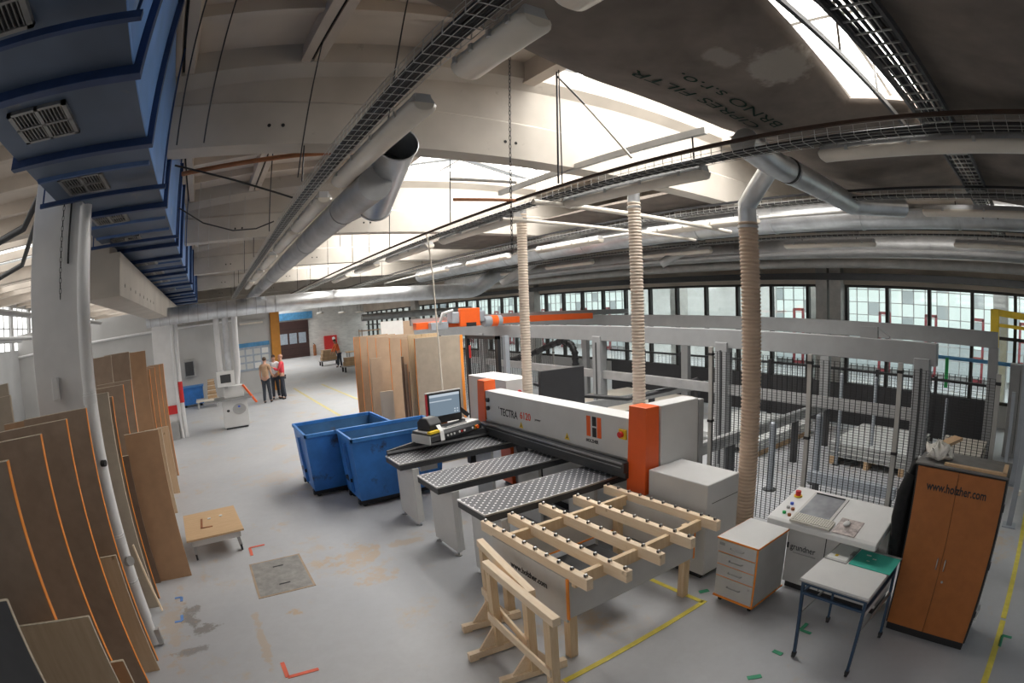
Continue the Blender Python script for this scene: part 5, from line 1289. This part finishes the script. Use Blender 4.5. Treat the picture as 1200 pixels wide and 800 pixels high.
# ------------------------------------------------------------------ far end of the hall
t = thing('woodworking_machine', 'pale grey machine with small screen and ceiling hoses left of the three men', 'machine', (.6, 18.0, 0))
b_ = MB().box(.28, .92, 17.65, 18.3, .06, .92).build('machine_body', 'mach', t, .015)
MB().cyl((.7, 17.63, .62), (.7, 17.66, .62), .17, 20).build('round_cover', 'boxgrey', b_); MB().cyl((.7, 17.62, .7), (.7, 17.64, .7), .03, 10).build('blue_knob', 'blue_btn', b_)
MB().cyl((.42, 17.64, .6), (.42, 17.66, .6), .04, 10).build('black_knob', 'black', b_)
MB().box(.32, .88, 17.7, 18.25, 0, .06).build('machine_foot', 'mach_dark', t)
MB().box(.1, 1.05, 17.55, 18.4, .92, .97).build('work_table', 'steel', t, .006)
MB().box(.36, .86, 17.75, 18.2, .97, 1.36).build('upper_housing', 'mach', t, .03)
MB().box(-.15, .2, 17.7, 17.95, .9, .94).build('side_table', 'steel', t)
m_ = MB().box(.22, .66, 17.55, 17.66, 1.38, 1.86).build('control_panel', 'white_lam', t, .01); MB().box(.31, .57, 17.54, 17.552, 1.5, 1.76).build('screen', 'mach_dark', m_)
MB().box(.4, .48, 17.66, 17.8, 1.3, 1.45).build('panel_arm', 'steel', t)
for x, m in ((.33, 'pvc'), (.55, 'galv'), (.78, 'pvc')): MB().tube([(.62 + (x - .55) * .4, 18.0, 1.3), (x, 17.9, 1.9), (x - .02, 17.6, 3.6)], .075, 12).build('extraction_hose', m, t)
MB().bar((.85, 17.75, 1.35), (1.15, 17.6, .75), .04, .05).build('orange_lever', 'mach_orange', t); t.scale = (1.4, 1.1, 1)
t = thing('wall_mounted_notice_board', 'blue-topped notice board with pale sheets on the partition wall', 'notice board', (2.28, 26.93, 1.1))
MB().box(1.26, 3.05, 26.96, 26.995, 1.1, 2.45).build('board_plate', 'poster_pale', t); MB().box(1.26, 3.05, 26.95, 26.96, 2.25, 2.45).build('board_header', 'poster_blue', t)
for i in range(4):
    for j in range(3): MB().box(1.36 + i * .42, 1.70 + i * .42, 26.95, 26.96, 1.2 + j * .34, 1.46 + j * .34).build('paper_sheet', 'paper' if (i * 5 + j) % 7 == 3 else 'sheet_white', t)
t = thing('wall_lamp', 'long pale strip lamp high on the partition wall above the notice board', 'lamp', (2.1, 26.9, 3.35)); MB().box(1.5, 2.8, 26.85, 27, 3.35, 3.5).build('lamp_housing', 'lamp_body', t, .01); MB().box(1.55, 2.75, 26.83, 26.86, 3.34, 3.42).build('lamp_diffuser', 'lamp_cover', t)
t = thing('parts_box', 'dark blue box by the partition wall behind the second column', 'box', (-1.2, 25.6, 0))
MB().box(-1.75, -.65, 25.2, 26.0, .1, .85).build('box_body', 'bin_blue', t, .01); MB().box(-1.8, -.6, 25.15, 26.05, .85, .9).build('box_rim', 'bin_rim', t)
for x in (-1.6, -.8): MB().box(x - .06, x + .06, 25.25, 25.95, 0, .1).build('runner', 'black', t)
t = thing('pallet_cart', 'low white cart next to the dark blue box', 'cart', (-.5, 24.4, 0)); MB().box(-1.0, .1, 24.0, 24.8, .28, .36).build('cart_top', 'lamp_cover', t, .006)
for x in (-.9, 0):
    for y in (24.1, 24.7): MB().box(x - .04, x + .04, y - .04, y + .04, 0, .28).build('leg', 'lamp_body', t)
for k in range(4):
    o = MB().box(-.42 + .02 * k, .02 - .02 * k, 24.2, 24.6, .362 + k * .2, .555 + k * .2).build('carton_box', 'carton', None, .004); tag(o, 'small tan carton on the low white cart, %s from the bottom' % ORD[k], 'box', 'cartons on the white cart'); MB().box(-.43 + .02 * k, .03 - .02 * k, 24.195, 24.605, .50 + k * .2, .52 + k * .2).build('box_tape', 'lamp_cover', o)
o = MB().box(-1.55, -1.0, 26.7, 27, 1.25, 2.0).build('wall_cabinet', 'boxgrey', None, .01); tag(o, 'grey wall cabinet above the dark blue box', 'wall cabinet'); MB().box(-1.5, -1.05, 26.69, 26.7, 1.3, 1.95).build('cabinet_door', 'mach_dark', o)
o = MB().box(6.8, 10.4, 51.85, 51.95, 3.62, 4.3).build('hanging_banner', 'poster_blue', None); tag(o, 'blue banner strip above the brown hall door', 'banner')
t = thing('red_cabinet', 'bright red fire cabinet on the end wall behind the orange-vested worker', 'cabinet', (12.1, 51.7, 0)); MB().box(11.5, 12.75, 51.5, 52, .35, 1.75).build('cabinet_body', 'red', t, .01); MB().cyl((12.4, 51.49, 1.45), (12.4, 51.5, 1.45), .16, 16).build('round_sign', 'paper', t); MB().box(11.55, 12.7, 51.55, 51.95, 0, .35).build('cabinet_base', 'mach_dark', t)
t = thing('fire_extinguisher', 'red-brown extinguisher standing left of the red fire cabinet', 'extinguisher', (10.4, 51.6, 0)); MB().tube([(10.4, 51.6, 0), (10.4, 51.6, .95), (10.4, 51.6, 1.1)], [.16, .16, .06], 14).build('cylinder', 'rust', t); MB().bar((10.4, 51.6, 1.1), (10.25, 51.5, 1.2), .05, .05).build('valve', 'black', t)
for i, (x, y, w_, d_, n) in enumerate(((8.7, 38.0, 1.5, .9, 3), (8.55, 31.2, 1.2, .8, 2), (10.0, 31.0, 1.0, .8, 2))):
    t = thing('flat_trolley', 'flat trolley at the far work place, %s one' % ('rear left', 'front left', 'front right')[i], 'trolley', (x, y, 0)); MB().box(x - w_ / 2, x + w_ / 2, y - d_ / 2, y + d_ / 2, .3, .36).build('platform', 'boxgrey', t)
    for a in (-1, 1):
        for c_ in (-1, 1): MB().box(x + a * w_ * .42 - .05, x + a * w_ * .42 + .05, y + c_ * d_ * .4 - .05, y + c_ * d_ * .4 + .05, 0, .3).build('leg', 'black', t)
    for k in range(n):
        o = MB().box(x - w_ * .4 + .05 * k, x + w_ * .35 - .04 * k, y - d_ * .4, y + d_ * .4, .362 + k * .25, .60 + k * .25).build('carton_box', 'carton', None, .006); tag(o, 'brown carton on the %s flat trolley, %s from the bottom' % (('rear left', 'front left', 'front right')[i], ORD[k]), 'box', 'cartons at the far work place'); MB().box(x - w_ * .41 + .05 * k, x + w_ * .36 - .04 * k, y - .05, y + .05, .601 + k * .25, .606 + k * .25).build('box_tape', 'lamp_cover', o)
t = thing('work_bench', 'far work bench behind the orange-vested worker', 'bench', (10.6, 36.5, 0)); MB().box(9.7, 11.7, 36.1, 37.0, .82, .88).build('bench_top', 'beech', t)
for x in (9.8, 11.6):
    for y in (36.2, 36.9): MB().box(x - .04, x + .04, y - .04, y + .04, 0, .82).build('leg', 'boxgrey', t)
t = thing('storage_rack', 'brown open storage rack beyond the worker, left of the tan sheets', 'rack', (12.0, 38, 0))
for z in (.1, .8, 1.5, 2.15): MB().box(11.2, 12.8, 37.5, 38.3, z, z + .06).build('shelf', 'mdf_light', t)
for x in (11.2, 12.75):
    for y in (37.5, 38.25): MB().box(x, x + .06, y, y + .06, 0, 2.3).build('post', 'mdf', t)
duct('ventilation_duct', 'grey duct low along the far right of the hall end', [(9.0, 30, 3.1), (16, 29.5, 3.15)], .2, 'galv_dull', 2)
for i in range(3):
    o = make_lamp(1.6); o.location = (7.8 + 2.6 * i, 36 + 4 * i, 3.7); MB().cyl((0, -.5, .13), (0, -.5, 2.3), .01, 6).cyl((0, .5, .13), (0, .5, 2.3), .01, 6).build('hanger_rod', 'blackmetal', o, 0, False); tag(o, 'far strip lamp hanging before the end wall, %s from the left' % ORD[i], None, None)
for o in list(C.objects):
    if o.name.startswith('hanging_lamp') and o.parent is None: o['category'] = 'lamp'

# ------------------------------------------------------------------ people
def skin_mesh(name, V, E, m, parent, levels=1, root=0):
    bm = bmesh.new(); ly = bm.verts.layers.skin.verify(); vs = []
    for i, (p, r) in enumerate(V):
        v = bm.verts.new(p); v[ly].radius = (r, r) if not isinstance(r, tuple) else r; v[ly].use_root = i == root; vs.append(v)
    for a, b in E: bm.edges.new((vs[a], vs[b]))
    me = bpy.data.meshes.new(name); bm.to_mesh(me); bm.free()
    o = bpy.data.objects.new(name, me); C.objects.link(o)
    k = o.modifiers.new('skin', 'SKIN'); k.use_smooth_shade = True
    s = o.modifiers.new('sub', 'SUBSURF'); s.levels = levels; s.render_levels = levels
    dg = bpy.context.evaluated_depsgraph_get(); m2 = bpy.data.meshes.new_from_object(o.evaluated_get(dg))
    o.modifiers.clear(); o.data = m2; bpy.data.meshes.remove(me); m2.name = name
    m2.materials.clear(); m2.materials.append(M[m])
    for p in m2.polygons: p.use_smooth = True
    o.parent = parent; WM[o] = wm(parent); return o
def person(label, loc, rz, shirt, arms, hair='hair', lean=0, sleeve=.6, step=.05, bald=False):
    """arms: (elbow, wrist) offsets from each shoulder, left then right; the figure faces +y"""
    t = thing('person', label, 'person', loc, rz)
    L = lambda z: lean * max(0, z - .9)
    V = [((0, 0, .95), (.15, .105)), ((0, L(1.1), 1.12), (.135, .1)), ((0, L(1.3), 1.32), (.165, .11)), ((0, L(1.45), 1.46), (.10, .075)), ((0, L(1.5) + .01, 1.53), .055),
         ((0, L(1.6) + .03, 1.61), (.07, .085)), ((0, L(1.66) + .03, 1.68), (.078, .098)), ((0, L(1.75) + .01, 1.76), (.055, .065)), ((0, L(1.62) + .135, 1.635), .014)]
    E = [(0, 1), (1, 2), (2, 3), (3, 4), (4, 5), (5, 6), (6, 7), (5, 8)]
    def add(p, r, k): V.append((p, r)); E.append((k, len(V) - 1)); return len(V) - 1
    legs = []; armp = []
    for s in (-1, 1):
        h = add((s * .09, 0, .88), .095, 0); kn = add((s * .10, .02 + s * step, .48), .062, h); an = add((s * .11, s * step * 1.6, .09), .042, kn); he = add((s * .12, s * step * 1.6 + .14, .035), .034, an)
        legs.append([V[i] for i in (h, kn, an, he)])
    for s, (eo, wo) in zip((-1, 1), arms):
        sh = Vector((s * .185, L(1.42), 1.43)); el = sh + Vector(eo); wr = el + Vector(wo); d = (wr - el).normalized()
        a = add(tuple(sh), .062, 3); b = add(tuple(el), .045, a); c = add(tuple(wr), .030, b); pm = add(tuple(wr + d * .07), .030, c)
        armp.append((sh, el, wr))
        sd = d.cross(Vector((0, .3, 1))).normalized(); up = sd.cross(d).normalized()
        for q, ln in ((-.03, .065), (-.01, .078), (.01, .074), (.03, .058)):
            f1 = add(tuple(wr + d * .10 + sd * q), .0095, pm); f2 = add(tuple(wr + d * (.10 + ln * .55) + sd * q * 1.05 - up * .008), .0085, f1); add(tuple(wr + d * (.10 + ln) + sd * q * 1.05 - up * .025), .007, f2)
        th = add(tuple(wr + d * .04 + sd * .045), .011, c); add(tuple(wr + d * .085 + sd * .06 - up * .01), .009, th)
    skin_mesh('body', V, E, 'skin', t)
    SV = [((0, 0, .93), (.165, .12)), ((0, L(1.1), 1.1), (.155, .12)), ((0, L(1.3), 1.32), (.182, .128)), ((0, L(1.45), 1.455), (.12, .09))]; SE = [(0, 1), (1, 2), (2, 3)]
    for sh, el, wr in armp:
        n = len(SV); SV += [(tuple(sh), .078), (tuple(sh.lerp(el, min(1, sleeve))), .062)]; SE += [(3, n), (n, n + 1)]
        if sleeve > 1: SV.append((tuple(el.lerp(wr, .92)), .044)); SE.append((n + 1, n + 2))
    skin_mesh('shirt', SV, SE, shirt, t)
    TV = [((0, 0, .97), (.155, .112))]; TE = []
    for lg in legs:
        n = len(TV); TV += [(lg[0][0], .112), (lg[1][0], .082), ((lg[2][0][0], lg[2][0][1], .07), .066)]; TE += [(0, n), (n, n + 1), (n + 1, n + 2)]
    skin_mesh('trousers', TV, TE, 'denim', t)
    for lg in legs:
        a = lg[2][0]; b = lg[3][0]
        skin_mesh('shoe', [((a[0], a[1] - .03, .05), .045), ((a[0], a[1] + .06, .045), .047), ((b[0], b[1] + .02, .038), .038)], [(0, 1), (1, 2)], 'black', t)
    hm = 'skin' if bald else hair
    g = MB().ball((0, L(1.69) + .012, 1.705), .084, .104, .082, 14, 8); g.build('hair', hm, t, 0, False)
    t.scale = (1.06, 1.06, 1.06)
    for s in (-1, 1):
        MB().ball((s * .032, L(1.66) + .118, 1.672), .011, .008, .008, 8, 5).build('eye', 'black', t, 0, False); MB().ball((s * .082, L(1.65) + .03, 1.655), .012, .022, .032, 8, 5).build('ear', 'skin', t, 0, False)
    MB().ball((0, L(1.6) + .108, 1.597), .024, .008, .007, 8, 5).build('mouth', 'rust', t, 0, False)
    return t
DOWN = ((-.04, -.02, -.29), (.02, .06, -.25)); DOWNR = ((.04, -.02, -.29), (-.02, .06, -.25))
person('person in tan t-shirt and dark jeans seen from behind, left of the trio', (2.26, 22.6, 0), R(-25), 'shirt_tan', (DOWN, ((.05, .05, -.27), (-.02, .2, -.12))))
person('person in white shirt facing the camera, middle of the trio', (2.78, 23.5, 0), R(165), 'shirt_white', (((-.06, .06, -.26), (.1, .22, .02)), ((.08, .1, -.24), (-.05, .2, .14))))
person('person in red jumper and dark trousers, right of the trio', (3.06, 23.05, 0), R(75), 'shirt_red', (((-.03, .12, -.25), (.04, .22, .12)), DOWNR), bald=True, sleeve=1.2)
person('person in orange top bending over the far trolleys', (8.75, 35.0, 0), R(100), 'shirt_orange', (((-.02, .14, -.25), (.02, .16, -.2)), ((.02, .14, -.25), (-.02, .16, -.2))), lean=.35, sleeve=1.2)
